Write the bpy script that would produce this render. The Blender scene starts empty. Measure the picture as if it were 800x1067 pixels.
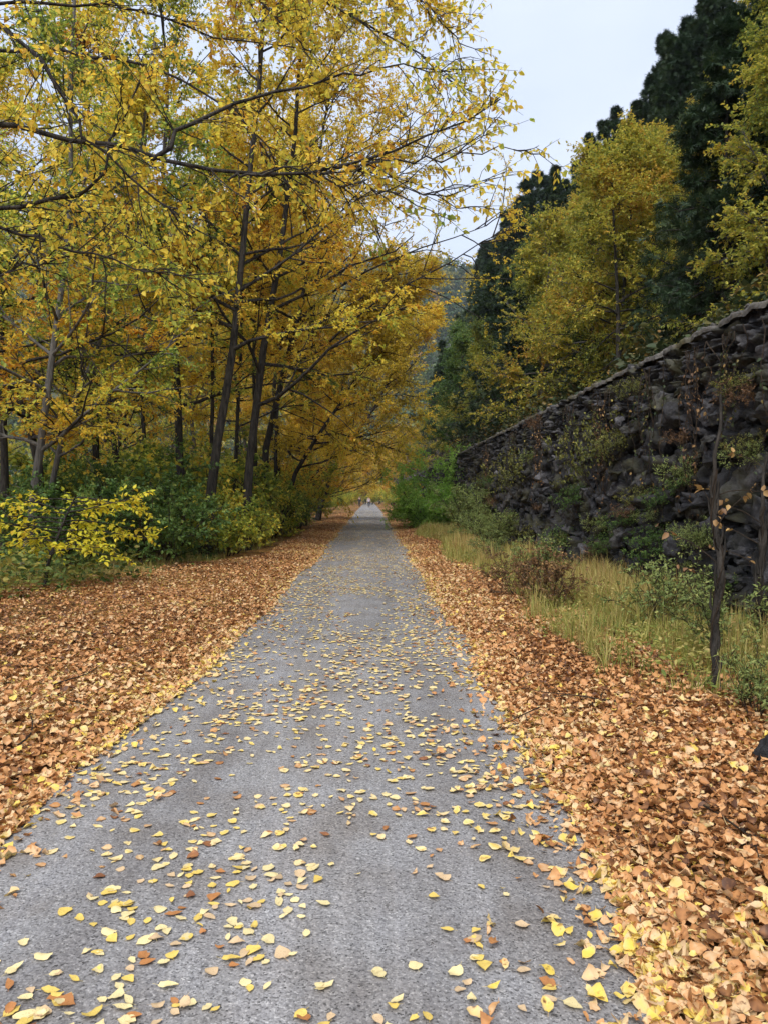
import bpy, math, random
import numpy as np
from mathutils import Vector

SC = bpy.context.scene
COL = SC.collection
R = math.radians
RNG = np.random.default_rng(11)

# ------------------------------------------------------------------ helpers
def tag(o, label=None, cat=None, group=None, kind=None):
    if label: o['label'] = label
    if cat: o['category'] = cat
    if group: o['group'] = group
    if kind: o['kind'] = kind
    return o

def empty(name, loc, rz=0.0, sc=1.0):
    o = bpy.data.objects.new(name, None); COL.objects.link(o)
    o.location = loc; o.rotation_euler = (0, 0, rz)
    o.scale = (sc, sc, sc) if np.isscalar(sc) else sc
    o.empty_display_size = 0.2
    return o

def link(name, me, parent=None, loc=None):
    o = bpy.data.objects.new(name, me); COL.objects.link(o)
    if parent: o.parent = parent
    if loc is not None: o.location = loc
    return o

def copy_tree(o, loc, rz, sc, label, group=None, cat=None):
    c = o.copy(); COL.objects.link(c)
    c.location = loc; c.rotation_euler = (0, 0, rz)
    c.scale = (sc, sc, sc) if np.isscalar(sc) else sc
    c['label'] = label
    if 'group' in c: del c['group']
    if group: c['group'] = group
    if cat: c['category'] = cat
    for ch in list(o.children):
        d = ch.copy(); COL.objects.link(d); d.parent = c
    return c

def make_mesh(name, V, F, mat, tint=None, smooth=False):
    """V (n,3); F list of (m,k) int arrays; tint per vertex"""
    me = bpy.data.meshes.new(name)
    V = np.ascontiguousarray(V, dtype=np.float32)
    if not isinstance(F, (list, tuple)): F = [F]
    F = [np.asarray(f, dtype=np.int32) for f in F if len(f)]
    loops = np.concatenate([f.ravel() for f in F])
    sizes = np.concatenate([np.full(len(f), f.shape[1], np.int32) for f in F])
    starts = np.concatenate([[0], np.cumsum(sizes)[:-1]]).astype(np.int32)
    me.vertices.add(len(V)); me.vertices.foreach_set('co', V.ravel())
    me.loops.add(len(loops)); me.loops.foreach_set('vertex_index', loops)
    me.polygons.add(len(sizes)); me.polygons.foreach_set('loop_start', starts)
    me.polygons.foreach_set('loop_total', sizes)
    if smooth: me.polygons.foreach_set('use_smooth', np.ones(len(sizes), bool))
    if tint is not None:
        a = me.attributes.new('tint', 'FLOAT', 'POINT')
        a.data.foreach_set('value', np.ascontiguousarray(tint, np.float32))
    me.update(calc_edges=True)
    if mat: me.materials.append(mat)
    return me

def join(parts):
    """parts: list of (V, [F...], tint) -> merged"""
    Vs, Fs, Ts, off = [], {}, [], 0
    for V, F, T in parts:
        if len(V) == 0: continue
        Vs.append(V)
        for f in (F if isinstance(F, (list, tuple)) else [F]):
            if len(f): Fs.setdefault(f.shape[1], []).append(f + off)
        Ts.append(np.zeros(len(V)) if T is None else T)
        off += len(V)
    return np.concatenate(Vs), [np.concatenate(v) for v in Fs.values()], np.concatenate(Ts)

def norm(v):
    return v / np.maximum(np.linalg.norm(v, axis=-1, keepdims=True), 1e-9)

def vnoise(p, seed=0):
    p = np.asarray(p, float)
    i = np.floor(p).astype(np.int64); f = p - i
    f = f * f * (3 - 2 * f)
    def h(ix, iy, iz):
        n = (ix * 374761393 + iy * 668265263 + iz * 1442695041 + seed * 974711) & 0xffffffff
        n = ((n ^ (n >> 13)) * 1274126177) & 0xffffffff
        n = (n ^ (n >> 16)) & 0xffff
        return n / 32767.5 - 1.0
    x, y, z = i[..., 0], i[..., 1], i[..., 2]
    fx, fy, fz = f[..., 0], f[..., 1], f[..., 2]
    def lerp(a, b, t): return a + (b - a) * t
    return lerp(lerp(lerp(h(x, y, z), h(x+1, y, z), fx), lerp(h(x, y+1, z), h(x+1, y+1, z), fx), fy),
                lerp(lerp(h(x, y, z+1), h(x+1, y, z+1), fx), lerp(h(x, y+1, z+1), h(x+1, y+1, z+1), fx), fy), fz)

def fbm(p, seed=0, oct=3):
    p = np.asarray(p, float); a, s = 0, 1.0
    for k in range(oct):
        a = a + vnoise(p * (2 ** k), seed + k) * s; s *= .5
    return a

def P(px, py, d):
    """world point that stands d metres down the path from the camera, read off the photograph"""
    return np.array([(px - 385) / 802 * d, d, 1.6 - (py - 519) / 802 * d])

# ------------------------------------------------------------------ materials
def newmat(name):
    m = bpy.data.materials.new(name); m.use_nodes = True
    nt = m.node_tree; nt.nodes.clear()
    out = nt.nodes.new('ShaderNodeOutputMaterial')
    return m, nt, out

def N(nt, t, **kw):
    n = nt.nodes.new('ShaderNode' + t)
    for k, v in kw.items():
        if k.startswith('i_'):
            key = k[2:]; key = int(key) if key.isdigit() else key.replace('_', ' ')
            n.inputs[key].default_value = v
        else: setattr(n, k, v)
    return n

def ramp(nt, stops, interp='LINEAR'):
    n = nt.nodes.new('ShaderNodeValToRGB'); cr = n.color_ramp; cr.interpolation = interp
    while len(cr.elements) < len(stops): cr.elements.new(0.5)
    for e, (p, c) in zip(cr.elements, stops):
        e.position = p; e.color = (c[0], c[1], c[2], 1)
    return n

def leaf_mat(name, stops, trans=.35, rough=.55, obj_var=.12, spots=None):
    m, nt, out = newmat(name); L = nt.links.new
    at = N(nt, 'Attribute', attribute_name='tint')
    oi = N(nt, 'ObjectInfo')
    ma = N(nt, 'Math', operation='MULTIPLY_ADD'); ma.inputs[1].default_value = obj_var; ma.inputs[2].default_value = -obj_var / 2
    L(oi.outputs['Random'], ma.inputs[0])
    ad = N(nt, 'Math', operation='ADD'); L(at.outputs['Fac'], ad.inputs[0]); L(ma.outputs[0], ad.inputs[1])
    rp = ramp(nt, stops); L(ad.outputs[0], rp.inputs[0])
    col = rp.outputs[0]
    if spots:
        tc = N(nt, 'TexCoord'); nz = N(nt, 'TexNoise'); nz.inputs['Scale'].default_value = spots[0]; nz.inputs['Detail'].default_value = 3
        L(tc.outputs['Object'], nz.inputs['Vector'])
        r2 = ramp(nt, [(.58, (0, 0, 0)), (.72, (1, 1, 1))]); L(nz.outputs['Fac'], r2.inputs[0])
        mx = N(nt, 'MixRGB'); L(r2.outputs[0], mx.inputs[0]); L(col, mx.inputs[1]); mx.inputs[2].default_value = (*spots[1], 1)
        col = mx.outputs[0]
    pb = N(nt, 'BsdfPrincipled'); L(col, pb.inputs['Base Color']); pb.inputs['Roughness'].default_value = rough
    pb.inputs['Specular IOR Level'].default_value = .3
    if trans > 0:
        tr = N(nt, 'BsdfTranslucent'); L(col, tr.inputs[0])
        mx = N(nt, 'MixShader'); mx.inputs[0].default_value = trans
        L(pb.outputs[0], mx.inputs[1]); L(tr.outputs[0], mx.inputs[2]); L(mx.outputs[0], out.inputs[0])
    else: L(pb.outputs[0], out.inputs[0])
    return m

def bark_mat(name, c1, c2, scale=9.0):
    m, nt, out = newmat(name); L = nt.links.new
    tc = N(nt, 'TexCoord'); mp = N(nt, 'Mapping'); mp.inputs['Scale'].default_value = (scale, scale, scale * .22)
    L(tc.outputs['Object'], mp.inputs[0])
    nz = N(nt, 'TexNoise'); nz.inputs['Scale'].default_value = 1.6; nz.inputs['Detail'].default_value = 6; nz.inputs['Roughness'].default_value = .7
    L(mp.outputs[0], nz.inputs['Vector'])
    rp = ramp(nt, [(.35, c1), (.7, c2)]); L(nz.outputs['Fac'], rp.inputs[0])
    pb = N(nt, 'BsdfPrincipled'); L(rp.outputs[0], pb.inputs['Base Color']); pb.inputs['Roughness'].default_value = .9
    pb.inputs['Specular IOR Level'].default_value = .2
    bp = N(nt, 'Bump'); bp.inputs['Strength'].default_value = 1.0; bp.inputs['Distance'].default_value = .07
    L(nz.outputs['Fac'], bp.inputs['Height']); L(bp.outputs[0], pb.inputs['Normal']); L(pb.outputs[0], out.inputs[0])
    return m

def plain_mat(name, c, rough=.8):
    m, nt, out = newmat(name); L = nt.links.new
    tc = N(nt, 'TexCoord'); nz = N(nt, 'TexNoise'); nz.inputs['Scale'].default_value = 14
    L(tc.outputs['Object'], nz.inputs['Vector'])
    rp = ramp(nt, [(.3, [x * .8 for x in c]), (.7, [min(1, x * 1.2) for x in c])]); L(nz.outputs['Fac'], rp.inputs[0])
    pb = N(nt, 'BsdfPrincipled'); L(rp.outputs[0], pb.inputs['Base Color']); pb.inputs['Roughness'].default_value = rough
    L(pb.outputs[0], out.inputs[0]); return m

YEL = (.84, .68, .09); GOLD = (.84, .55, .06); ORG = (.58, .27, .04); LIME = (.55, .61, .10)
GRN = (.17, .28, .055); DGR = (.045, .095, .03); OLV = (.27, .27, .05); TAN = (.42, .21, .075); BRN = (.20, .085, .03)
M = {}
M['yellow'] = leaf_mat('yellow_leaves', [(0, GRN), (.14, (.34, .42, .07)), (.32, (.60, .58, .08)), (.52, YEL), (.85, GOLD), (1, ORG)], .6)
M['mixed'] = leaf_mat('green_yellow_leaves', [(0, DGR), (.2, GRN), (.42, (.24, .29, .05)), (.62, LIME), (.80, YEL), (1, GOLD)], .54)
M['golden'] = leaf_mat('golden_leaves', [(0, OLV), (.2, (.45, .33, .03)), (.5, YEL), (.86, GOLD), (1, ORG)], .6)
M['green'] = leaf_mat('green_leaves', [(0, (.045, .10, .03)), (.4, (.09, .17, .04)), (.75, (.17, .26, .06)), (1, (.32, .34, .07))], .42)
M['bright'] = leaf_mat('bright_green_leaves', [(0, (.15, .29, .05)), (.5, (.33, .56, .09)), (1, (.52, .68, .18))], .6)
M['sage'] = leaf_mat('sage_leaves', [(0, (.11, .16, .045)), (.5, (.24, .31, .10)), (1, (.42, .44, .14))], .45)
M['sapling'] = leaf_mat('sapling_leaves', [(0, (.42, .50, .06)), (.4, (.66, .64, .05)), (.8, (.80, .68, .05)), (1, (.8, .56, .05))], .45)
M['conifer'] = leaf_mat('conifer_needles', [(0, (.016, .034, .017)), (.5, (.032, .062, .026)), (1, (.075, .105, .035))], .15)
M['hill'] = leaf_mat('hill_leaves', [(0, (.08, .13, .035)), (.28, (.24, .28, .05)), (.6, (.50, .46, .07)), (.85, (.58, .42, .06)), (1, (.54, .30, .05))], .45)
M['russet'] = leaf_mat('russet_leaves', [(0, (.09, .05, .03)), (.6, (.23, .125, .055)), (1, (.44, .28, .10))], .25)
M['brush'] = leaf_mat('slope_brush', [(0, (.015, .028, .012)), (.5, (.035, .055, .02)), (.8, (.10, .10, .03)), (1, (.25, .15, .04))], .2)
M['floor'] = leaf_mat('forest_floor_leaves', [(0, (.03, .06, .02)), (.45, (.08, .14, .035)), (.75, (.17, .22, .05)), (1, (.36, .30, .06))], .35)
M['wallplant'] = leaf_mat('wall_plant_leaves', [(0, (.06, .08, .025)), (.4, (.13, .14, .035)), (.75, (.24, .23, .05)), (1, (.34, .26, .05))], .3)
M['bark'] = bark_mat('dark_bark', (.010, .009, .008), (.085, .074, .062))
M['greybark'] = bark_mat('grey_bark', (.07, .065, .06), (.2, .185, .165))
M['stem'] = bark_mat('twig_bark', (.03, .022, .016), (.085, .06, .04), 20)

# ------------------------------------------------------------------ geometry kit
def tubes(Pt, Rd, sides=5, tint=0.0):
    """Pt (N,K,3), Rd (N,K) -> verts, quads"""
    n, k, _ = Pt.shape
    T = np.empty_like(Pt); T[:, 1:-1] = Pt[:, 2:] - Pt[:, :-2]; T[:, 0] = Pt[:, 1] - Pt[:, 0]; T[:, -1] = Pt[:, -1] - Pt[:, -2]
    T = norm(T)
    ref = np.where(np.abs(T[:, :1, 2:3]) > .9, np.array([1., 0, 0]), np.array([0, 0, 1.]))
    ref = np.broadcast_to(ref, T.shape)
    A = norm(np.cross(T, ref)); B = np.cross(T, A)
    a = np.arange(sides) * 2 * math.pi / sides
    V = Pt[:, :, None, :] + Rd[:, :, None, None] * (np.cos(a)[None, None, :, None] * A[:, :, None, :] + np.sin(a)[None, None, :, None] * B[:, :, None, :])
    V = V.reshape(-1, 3)
    i = np.arange(n)[:, None, None] * k * sides + np.arange(k - 1)[None, :, None] * sides
    s = np.arange(sides)[None, None, :]; s2 = (s + 1) % sides
    F = np.stack([i + s, i + s2, i + sides + s2, i + sides + s], -1).reshape(-1, 4)
    return V, [F], np.full(len(V), tint)

def sweep(rng, P0, D, L, K, wander=.15, grav=0.0):
    n = len(P0); pts = np.empty((n, K, 3)); pts[:, 0] = P0; d = norm(D.copy())
    g = np.zeros((n, 3)); g[:, 2] = grav
    for k in range(1, K):
        d = norm(d + rng.normal(0, wander, (n, 3)) + g)
        pts[:, k] = pts[:, k - 1] + d * (L / (K - 1))[:, None]
    return pts

def along(Pt, idx, t):
    """points and tangents on polylines Pt[idx] at t in 0..1"""
    K = Pt.shape[1]; u = np.clip(t, 0, .9999) * (K - 1); i = u.astype(int); f = (u - i)[:, None]
    a = Pt[idx, i]; b = Pt[idx, i + 1]
    return a + (b - a) * f, norm(b - a)

def side_dirs(rng, T, ang, flat=1.0):
    v = rng.normal(0, 1, T.shape); v[:, 2] *= flat
    v = norm(v - (v * T).sum(1, keepdims=True) * T)
    return norm(np.cos(ang)[:, None] * T + np.sin(ang)[:, None] * v)

# leaf shapes: (verts in side, length, up), faces
LEAF = (np.array([[0, 0, 0], [-.30, .28, .07], [-.22, .66, .05], [0, 1, -.08], [.22, .66, .05], [.30, .28, .07]]),
        np.array([[0, 1, 2, 3], [0, 3, 4, 5]]))
NEEDLE = (np.array([[0, 0, 0], [-.10, .35, .03], [0, 1, -.1], [.10, .35, .03]]), np.array([[0, 3, 2, 1]]))
def _frond():
    V, F = [], []
    for (x0, y0, x1, y1) in ((0, 0, 0, 1), (0, .12, -.34, .42), (0, .12, .34, .42), (0, .42, -.26, .74), (0, .42, .26, .74)):
        dx, dy = x1 - x0, y1 - y0; l = math.hypot(dx, dy); nx_, ny_ = -dy / l * .045, dx / l * .045; b = len(V)
        V += [[x0 - nx_, y0 - ny_, 0], [x0 + nx_, y0 + ny_, 0], [x1 + nx_ * .5, y1 + ny_ * .5, -.06], [x1 - nx_ * .5, y1 - ny_ * .5, -.06]]; F.append([b, b + 1, b + 2, b + 3])
    return np.array(V), np.array(F)
FROND = _frond()
CLUMP = (np.array([[-.42, 0, 0], [-.36, .8, .1], [.3, 1, -.05], [.42, .15, .1]]), np.array([[0, 1, 2, 3]]))

def leaves(p, d, nrm, size, tint, shape=LEAF, wide=1.0):
    TV, TF = shape[:2]
    d = norm(d); s = norm(np.cross(d, nrm)); u = np.cross(s, d)
    V = p[:, None, :] + size[:, None, None] * (TV[None, :, 0:1] * wide * s[:, None] + TV[None, :, 1:2] * d[:, None] + TV[None, :, 2:3] * u[:, None])
    n = len(p); k = len(TV)
    F = (np.arange(n)[:, None, None] * k + TF[None]).reshape(-1, TF.shape[1])
    return V.reshape(-1, 3), [F], np.repeat(tint, k) + (0 if len(shape) < 3 else np.tile(shape[2], n))

def spray(rng, tw, n_leaf, size, flat=.35, shape=LEAF, tint=None, wide=1.0, tb=0.0, tv=.17, droop=.3):
    """leaves along twigs tw (N,K,3)"""
    n = len(tw); idx = np.repeat(np.arange(n), n_leaf); t = rng.uniform(.1, 1, len(idx))
    p, T = along(tw, idx, t)
    d = side_dirs(rng, T, rng.uniform(.6, 1.5, len(idx)), .5); d[:, 2] -= droop * rng.uniform(0, 1.4, len(idx))
    nr = np.array([0, 0, 1.]) + rng.normal(0, flat, (len(idx), 3))
    sz = size * rng.uniform(.65, 1.25, len(idx))
    if tint is None:
        base = .5 + tb + .34 * fbm(p * .55, int(rng.integers(1000)), 2)
        tint = np.clip(base + rng.normal(0, tv, len(idx)), .01, .99)
    return leaves(p, d, nr, sz, tint, shape, wide)

def grow(rng, path, r0, r1, start, n1, len1, elev, n2, n3, nl, leaf, asym=(0, 0), grav=.02, twig=.7, wide=1.0,
         flat=.35, shape=LEAF, tb=0.0, sides=8, tv=.17, sec=.42, extra=None, droop=.3, maxr=None):
    """One tree. path: trunk points (K,3) from its base. Returns wood and foliage meshes data."""
    path = np.asarray(path, float)
    K = 14; u = np.linspace(0, 1, K); s = np.linspace(0, 1, len(path))
    tp = np.stack([np.interp(u, s, path[:, j]) for j in range(3)], 1)
    tp[1:, :2] += np.cumsum(rng.normal(0, .02 + r0 * .15, (K - 1, 2)), 0) * .5
    tr = r0 + (r1 - r0) * u ** .8; tr[0] *= 1.45; tr[1] *= 1.08
    wood = [tubes(tp[None], tr[None], sides)]
    H = path[-1, 2]
    t1 = np.sort(rng.uniform(start, 1, n1)); az = np.arange(n1) * 2.399 + rng.normal(0, .45, n1)
    p1, T1 = along(tp[None], np.zeros(n1, int), t1)
    el = elev[0] + (elev[1] - elev[0]) * (t1 - start) / (1 - start) + rng.normal(0, .15, n1)
    d1 = np.stack([np.cos(az) * np.cos(el), np.sin(az) * np.cos(el), np.sin(el)], 1)
    tt = (t1 - start) / (1 - start)
    L1 = (len1[0] * (1 - tt) + len1[1] * tt) * rng.uniform(.7, 1.2, n1)
    L1 *= 1 + asym[0] * np.cos(az) + asym[1] * np.sin(az)
    l1 = sweep(rng, p1, d1, L1, 8, .13, grav)
    if extra is not None: pass
    rr = np.interp(t1, u, tr)
    rl = np.minimum(.55 * rr, .018 * L1 + .008)
    wood.append(tubes(l1, rl[:, None] * np.linspace(1, .25, 8)[None], 6))
    i2 = np.repeat(np.arange(n1), n2); t2 = rng.uniform(.18, 1, len(i2))
    p2, T2 = along(l1, i2, t2)
    d2 = side_dirs(rng, T2, rng.uniform(.45, 1.05, len(i2)), .45)
    L2 = L1[i2] * sec * (1.1 - .55 * t2) * rng.uniform(.6, 1.2, len(i2))
    l2 = sweep(rng, p2, d2, L2, 6, .16, grav)
    r2 = np.minimum(rl[i2] * .5, .012 * L2 + .004)
    wood.append(tubes(l2, r2[:, None] * np.linspace(1, .3, 6)[None], 4))
    i3 = np.repeat(np.arange(len(i2)), n3); t3 = rng.uniform(.15, 1, len(i3))
    p3, T3 = along(l2, i3, t3)
    d3 = side_dirs(rng, T3, rng.uniform(.4, 1.0, len(i3)), .4)
    l3 = sweep(rng, p3, d3, twig * rng.uniform(.5, 1.2, len(i3)), 4, .15, -.04)
    wood.append(tubes(l3, np.full((len(l3), 1), .004) * np.linspace(1.2, .5, 4)[None], 3))
    fol = spray(rng, l3, nl, leaf, flat, shape, None, wide, tb, tv, droop)
    return wood, [fol]

def tree_thing(name, label, cat, wood, fol, bark, leafm, loc=(0, 0, 0), rz=0, sc=1.0, group=None):
    e = empty(name, loc, rz, sc); tag(e, label, cat, group)
    V, F, T = join(wood); link('trunk', make_mesh('trunk', V, F, bark, None, True), e)
    V, F, T = join(fol); link('crown', make_mesh('crown', V, F, leafm, T), e)
    return e

def bush(rng, H, Rr, ns, n2, n3, nl, leaf, twig=.35, flat=.6, shape=LEAF, tb=0, wide=1.0, up=1.0, r=.02, tv=.18, droop=.3, low=.6):
    az = rng.uniform(0, 6.283, ns); q = np.sqrt(rng.uniform(0, 1, ns))
    b = np.stack([np.cos(az) * q * Rr * .25, np.sin(az) * q * Rr * .25, np.full(ns, -.03)], 1)
    d = np.stack([np.cos(az) * q * Rr, np.sin(az) * q * Rr, H * up * rng.uniform(low, 1, ns)], 1)
    L = np.linalg.norm(d, axis=1)
    s1 = sweep(rng, b, d, L, 7, .10, 0)
    wood = [tubes(s1, (r * np.linspace(1, .3, 7))[None] * np.ones((ns, 1)), 5)]
    i2 = np.repeat(np.arange(ns), n2); t2 = rng.uniform(.15, 1, len(i2)); p2, T2 = along(s1, i2, t2)
    l2 = sweep(rng, p2, side_dirs(rng, T2, rng.uniform(.4, 1.1, len(i2)), .7), L[i2] * .4 * rng.uniform(.5, 1.2, len(i2)) * (1.15 - .6 * t2), 5, .15, .02)
    wood.append(tubes(l2, np.full((len(l2), 1), r * .4) * np.linspace(1, .4, 5)[None], 4))
    i3 = np.repeat(np.arange(len(i2)), n3); p3, T3 = along(l2, i3, rng.uniform(.2, 1, len(i3)))
    l3 = sweep(rng, p3, side_dirs(rng, T3, rng.uniform(.3, 1.0, len(i3)), .7), twig * rng.uniform(.5, 1.2, len(i3)), 4, .15, 0)
    wood.append(tubes(l3, np.full((len(l3), 1), .003) * np.linspace(1.2, .6, 4)[None], 3))
    l3[:, :, 2] = np.maximum(l3[:, :, 2], .03)
    fol = spray(rng, l3, nl, leaf, flat, shape, None, wide, tb, tv, droop)
    return wood, [fol]

def bush_thing(name, label, cat, wf, leafm, loc, rz=0, sc=1.0, group=None, bark=None):
    e = empty(name, loc, rz, sc); tag(e, label, cat, group)
    V, F, T = join(wf[0]); link('stems', make_mesh('stems', V, F, bark or M['stem'], None, True), e)
    V, F, T = join(wf[1]); link('foliage', make_mesh('foliage', V, F, leafm, T), e)
    return e

# ------------------------------------------------------------------ ground heights
def edge_l(y):
    y = np.asarray(y, float)
    return -1.50 - .45 * np.exp(-(y - 2) / 4.5) + .09 * vnoise(np.stack([y * .9, y * 0, y * 0], -1), 3) - .1 * np.clip((y - 20) / 60, 0, 1)
def edge_r(y):
    y = np.asarray(y, float)
    return 1.10 - .13 * np.exp(-(y - 2) / 4.) + .09 * vnoise(np.stack([y * .9, y * 0 + 7, y * 0], -1), 4) + .25 * np.clip((y - 15) / 40, 0, 1)
def gh(x, y):
    x = np.asarray(x, float); y = np.asarray(y, float)
    dl = np.clip(edge_l(y) - x, 0, None); dr = np.clip(x - edge_r(y), 0, None)
    d = dl + dr
    sm = lambda a: a * a * (3 - 2 * a)
    h = .05 * sm(np.clip(d / .8, 0, 1))
    p = np.stack([x * .7, y * .7, x * 0], -1)
    h = h + .05 * sm(np.clip((d - .4) / 2, 0, 1)) * fbm(p, 21, 3)
    h = h + .05 * sm(np.clip((x - 2.2) / 2.2, 0, 1))
    h = h - .03 * np.clip(-x - 6, 0, 30)
    h = h + 0 * y
    return h
def hill_h(x, y):
    x = np.asarray(x, float); y = np.asarray(y, float)
    s = .85 + 1.05 * np.clip((y - 15) / 110, 0, 1)
    u = np.clip(x - 6.2, 0, None)
    h = 3.75 + .12 * (x - 4.8) + s * u - .78 * s * np.clip(x - 18, 0, None)
    h = h + np.clip(u / 4, 0, 1) * 1.1 * fbm(np.stack([x * .16, y * .16, x * 0], -1), 31, 4)
    return h

def grid_mesh(name, xs, ys, hf, mat, smooth=True):
    X, Y = np.meshgrid(xs, ys); Z = hf(X, Y)
    V = np.stack([X, Y, Z], -1).reshape(-1, 3); nx, ny = len(xs), len(ys)
    i = (np.arange(ny - 1)[:, None] * nx + np.arange(nx - 1)[None]).ravel()
    F = np.stack([i, i + 1, i + nx + 1, i + nx], 1)
    return make_mesh(name, V, [F], mat, None, smooth)

# ------------------------------------------------------------------ setting materials
def litter_mat():
    m, nt, out = newmat('leaf_strewn_soil'); L = nt.links.new
    tc = N(nt, 'TexCoord')
    vo = N(nt, 'TexVoronoi'); vo.inputs['Scale'].default_value = 17; vo.inputs['Randomness'].default_value = 1
    L(tc.outputs['Object'], vo.inputs['Vector'])
    sp = N(nt, 'SeparateColor'); L(vo.outputs['Color'], sp.inputs[0])
    rp = ramp(nt, [(0, (.05, .025, .012)), (.3, (.16, .07, .025)), (.6, (.33, .15, .05)), (.85, (.42, .21, .06)), (1, (.5, .32, .06))])
    L(sp.outputs[0], rp.inputs[0])
    nz = N(nt, 'TexNoise'); nz.inputs['Scale'].default_value = .35; nz.inputs['Detail'].default_value = 4
    L(tc.outputs['Object'], nz.inputs['Vector'])
    r2 = ramp(nt, [(.4, (1, 1, 1)), (.66, (.45, .5, .4))]); L(nz.outputs['Fac'], r2.inputs[0])
    mx = N(nt, 'MixRGB', blend_type='MULTIPLY'); mx.inputs[0].default_value = 1; L(rp.outputs[0], mx.inputs[1]); L(r2.outputs[0], mx.inputs[2])
    pb = N(nt, 'BsdfPrincipled'); pb.inputs['Roughness'].default_value = .85; pb.inputs['Specular IOR Level'].default_value = .2
    L(mx.outputs[0], pb.inputs['Base Color'])
    bp = N(nt, 'Bump'); bp.inputs['Strength'].default_value = .9; bp.inputs['Distance'].default_value = .03
    L(sp.outputs[1], bp.inputs['Height']); L(bp.outputs[0], pb.inputs['Normal']); L(pb.outputs[0], out.inputs[0])
    return m

def gravel_mat():
    m, nt, out = newmat('grey_gravel'); L = nt.links.new
    tc = N(nt, 'TexCoord')
    vo = N(nt, 'TexVoronoi'); vo.inputs['Scale'].default_value = 150; L(tc.outputs['Object'], vo.inputs['Vector'])
    sp = N(nt, 'SeparateColor'); L(vo.outputs['Color'], sp.inputs[0])
    rp = ramp(nt, [(0, (.055, .053, .052)), (.1, (.16, .155, .154)), (.45, (.228, .221, .220)), (.88, (.278, .271, .270)), (1, (.40, .39, .38))])
    L(sp.outputs[0], rp.inputs[0])
    # worn tracks and damp patches
    mp = N(nt, 'Mapping'); mp.inputs['Scale'].default_value = (2.4, .22, 1); L(tc.outputs['Object'], mp.inputs[0])
    nz = N(nt, 'TexNoise'); nz.inputs['Scale'].default_value = 1.1; nz.inputs['Detail'].default_value = 6; nz.inputs['Roughness'].default_value = .62
    L(mp.outputs[0], nz.inputs['Vector'])
    r2 = ramp(nt, [(.33, (.80, .78, .77)), (.5, (1, 1, 1)), (.68, (1.14, 1.15, 1.18))]); L(nz.outputs['Fac'], r2.inputs[0])
    mx = N(nt, 'MixRGB', blend_type='MULTIPLY'); mx.inputs[0].default_value = 1; L(rp.outputs[0], mx.inputs[1]); L(r2.outputs[0], mx.inputs[2])
    n3 = N(nt, 'TexNoise'); n3.inputs['Scale'].default_value = 2.3; n3.inputs['Detail'].default_value = 8; L(tc.outputs['Object'], n3.inputs['Vector'])
    r3 = ramp(nt, [(.35, (.84, .80, .76)), (.6, (1.05, 1.05, 1.05))]); L(n3.outputs['Fac'], r3.inputs[0])
    mx2 = N(nt, 'MixRGB', blend_type='MULTIPLY'); mx2.inputs[0].default_value = 1; L(mx.outputs[0], mx2.inputs[1]); L(r3.outputs[0], mx2.inputs[2])
    # two faint wheel tracks and fine rake lines along the path, with ground-in brown leaf dust
    sx = N(nt, 'SeparateXYZ'); L(tc.outputs['Object'], sx.inputs[0])
    wv = N(nt, 'Math', operation='MULTIPLY_ADD'); wv.inputs[1].default_value = 4.4; wv.inputs[2].default_value = 1.3; L(sx.outputs['X'], wv.inputs[0])
    cs = N(nt, 'Math', operation='COSINE'); L(wv.outputs[0], cs.inputs[0])
    m2 = N(nt, 'Mapping'); m2.inputs['Scale'].default_value = (16, .35, 1); L(tc.outputs['Object'], m2.inputs[0])
    nl = N(nt, 'TexNoise'); nl.inputs['Scale'].default_value = 1.5; nl.inputs['Detail'].default_value = 5; L(m2.outputs[0], nl.inputs['Vector'])
    ml = N(nt, 'Math', operation='MULTIPLY_ADD'); ml.inputs[1].default_value = .13; L(cs.outputs[0], ml.inputs[0]); L(nl.outputs['Fac'], ml.inputs[2])
    r4 = ramp(nt, [(.3, (.88, .88, .89)), (.5, (.98, .98, .98)), (.75, (1.08, 1.07, 1.06))]); L(ml.outputs[0], r4.inputs[0])
    mx3 = N(nt, 'MixRGB', blend_type='MULTIPLY'); mx3.inputs[0].default_value = 1; L(mx2.outputs[0], mx3.inputs[1]); L(r4.outputs[0], mx3.inputs[2])
    n6 = N(nt, 'TexNoise'); n6.inputs['Scale'].default_value = 1.1; n6.inputs['Detail'].default_value = 9; n6.inputs['Roughness'].default_value = .75; L(tc.outputs['Object'], n6.inputs['Vector'])
    r6 = ramp(nt, [(.56, (0, 0, 0)), (.75, (.55, .55, .55))]); L(n6.outputs['Fac'], r6.inputs[0])
    mx2 = N(nt, 'MixRGB'); L(r6.outputs[0], mx2.inputs[0]); L(mx3.outputs[0], mx2.inputs[1]); mx2.inputs[2].default_value = (.15, .125, .105, 1)
    pb = N(nt, 'BsdfPrincipled'); pb.inputs['Roughness'].default_value = .75; pb.inputs['Specular IOR Level'].default_value = .3
    L(mx2.outputs[0], pb.inputs['Base Color'])
    n4 = N(nt, 'TexNoise'); n4.inputs['Scale'].default_value = 40; n4.inputs['Detail'].default_value = 5; L(tc.outputs['Object'], n4.inputs['Vector'])
    b0 = N(nt, 'Bump'); b0.inputs['Strength'].default_value = .7; b0.inputs['Distance'].default_value = .02; L(n4.outputs['Fac'], b0.inputs['Height'])
    bp = N(nt, 'Bump'); bp.inputs['Strength'].default_value = .6; bp.inputs['Distance'].default_value = .006
    L(sp.outputs[1], bp.inputs['Height']); L(b0.outputs[0], bp.inputs['Normal']); L(bp.outputs[0], pb.inputs['Normal']); L(pb.outputs[0], out.inputs[0])
    return m

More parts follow.
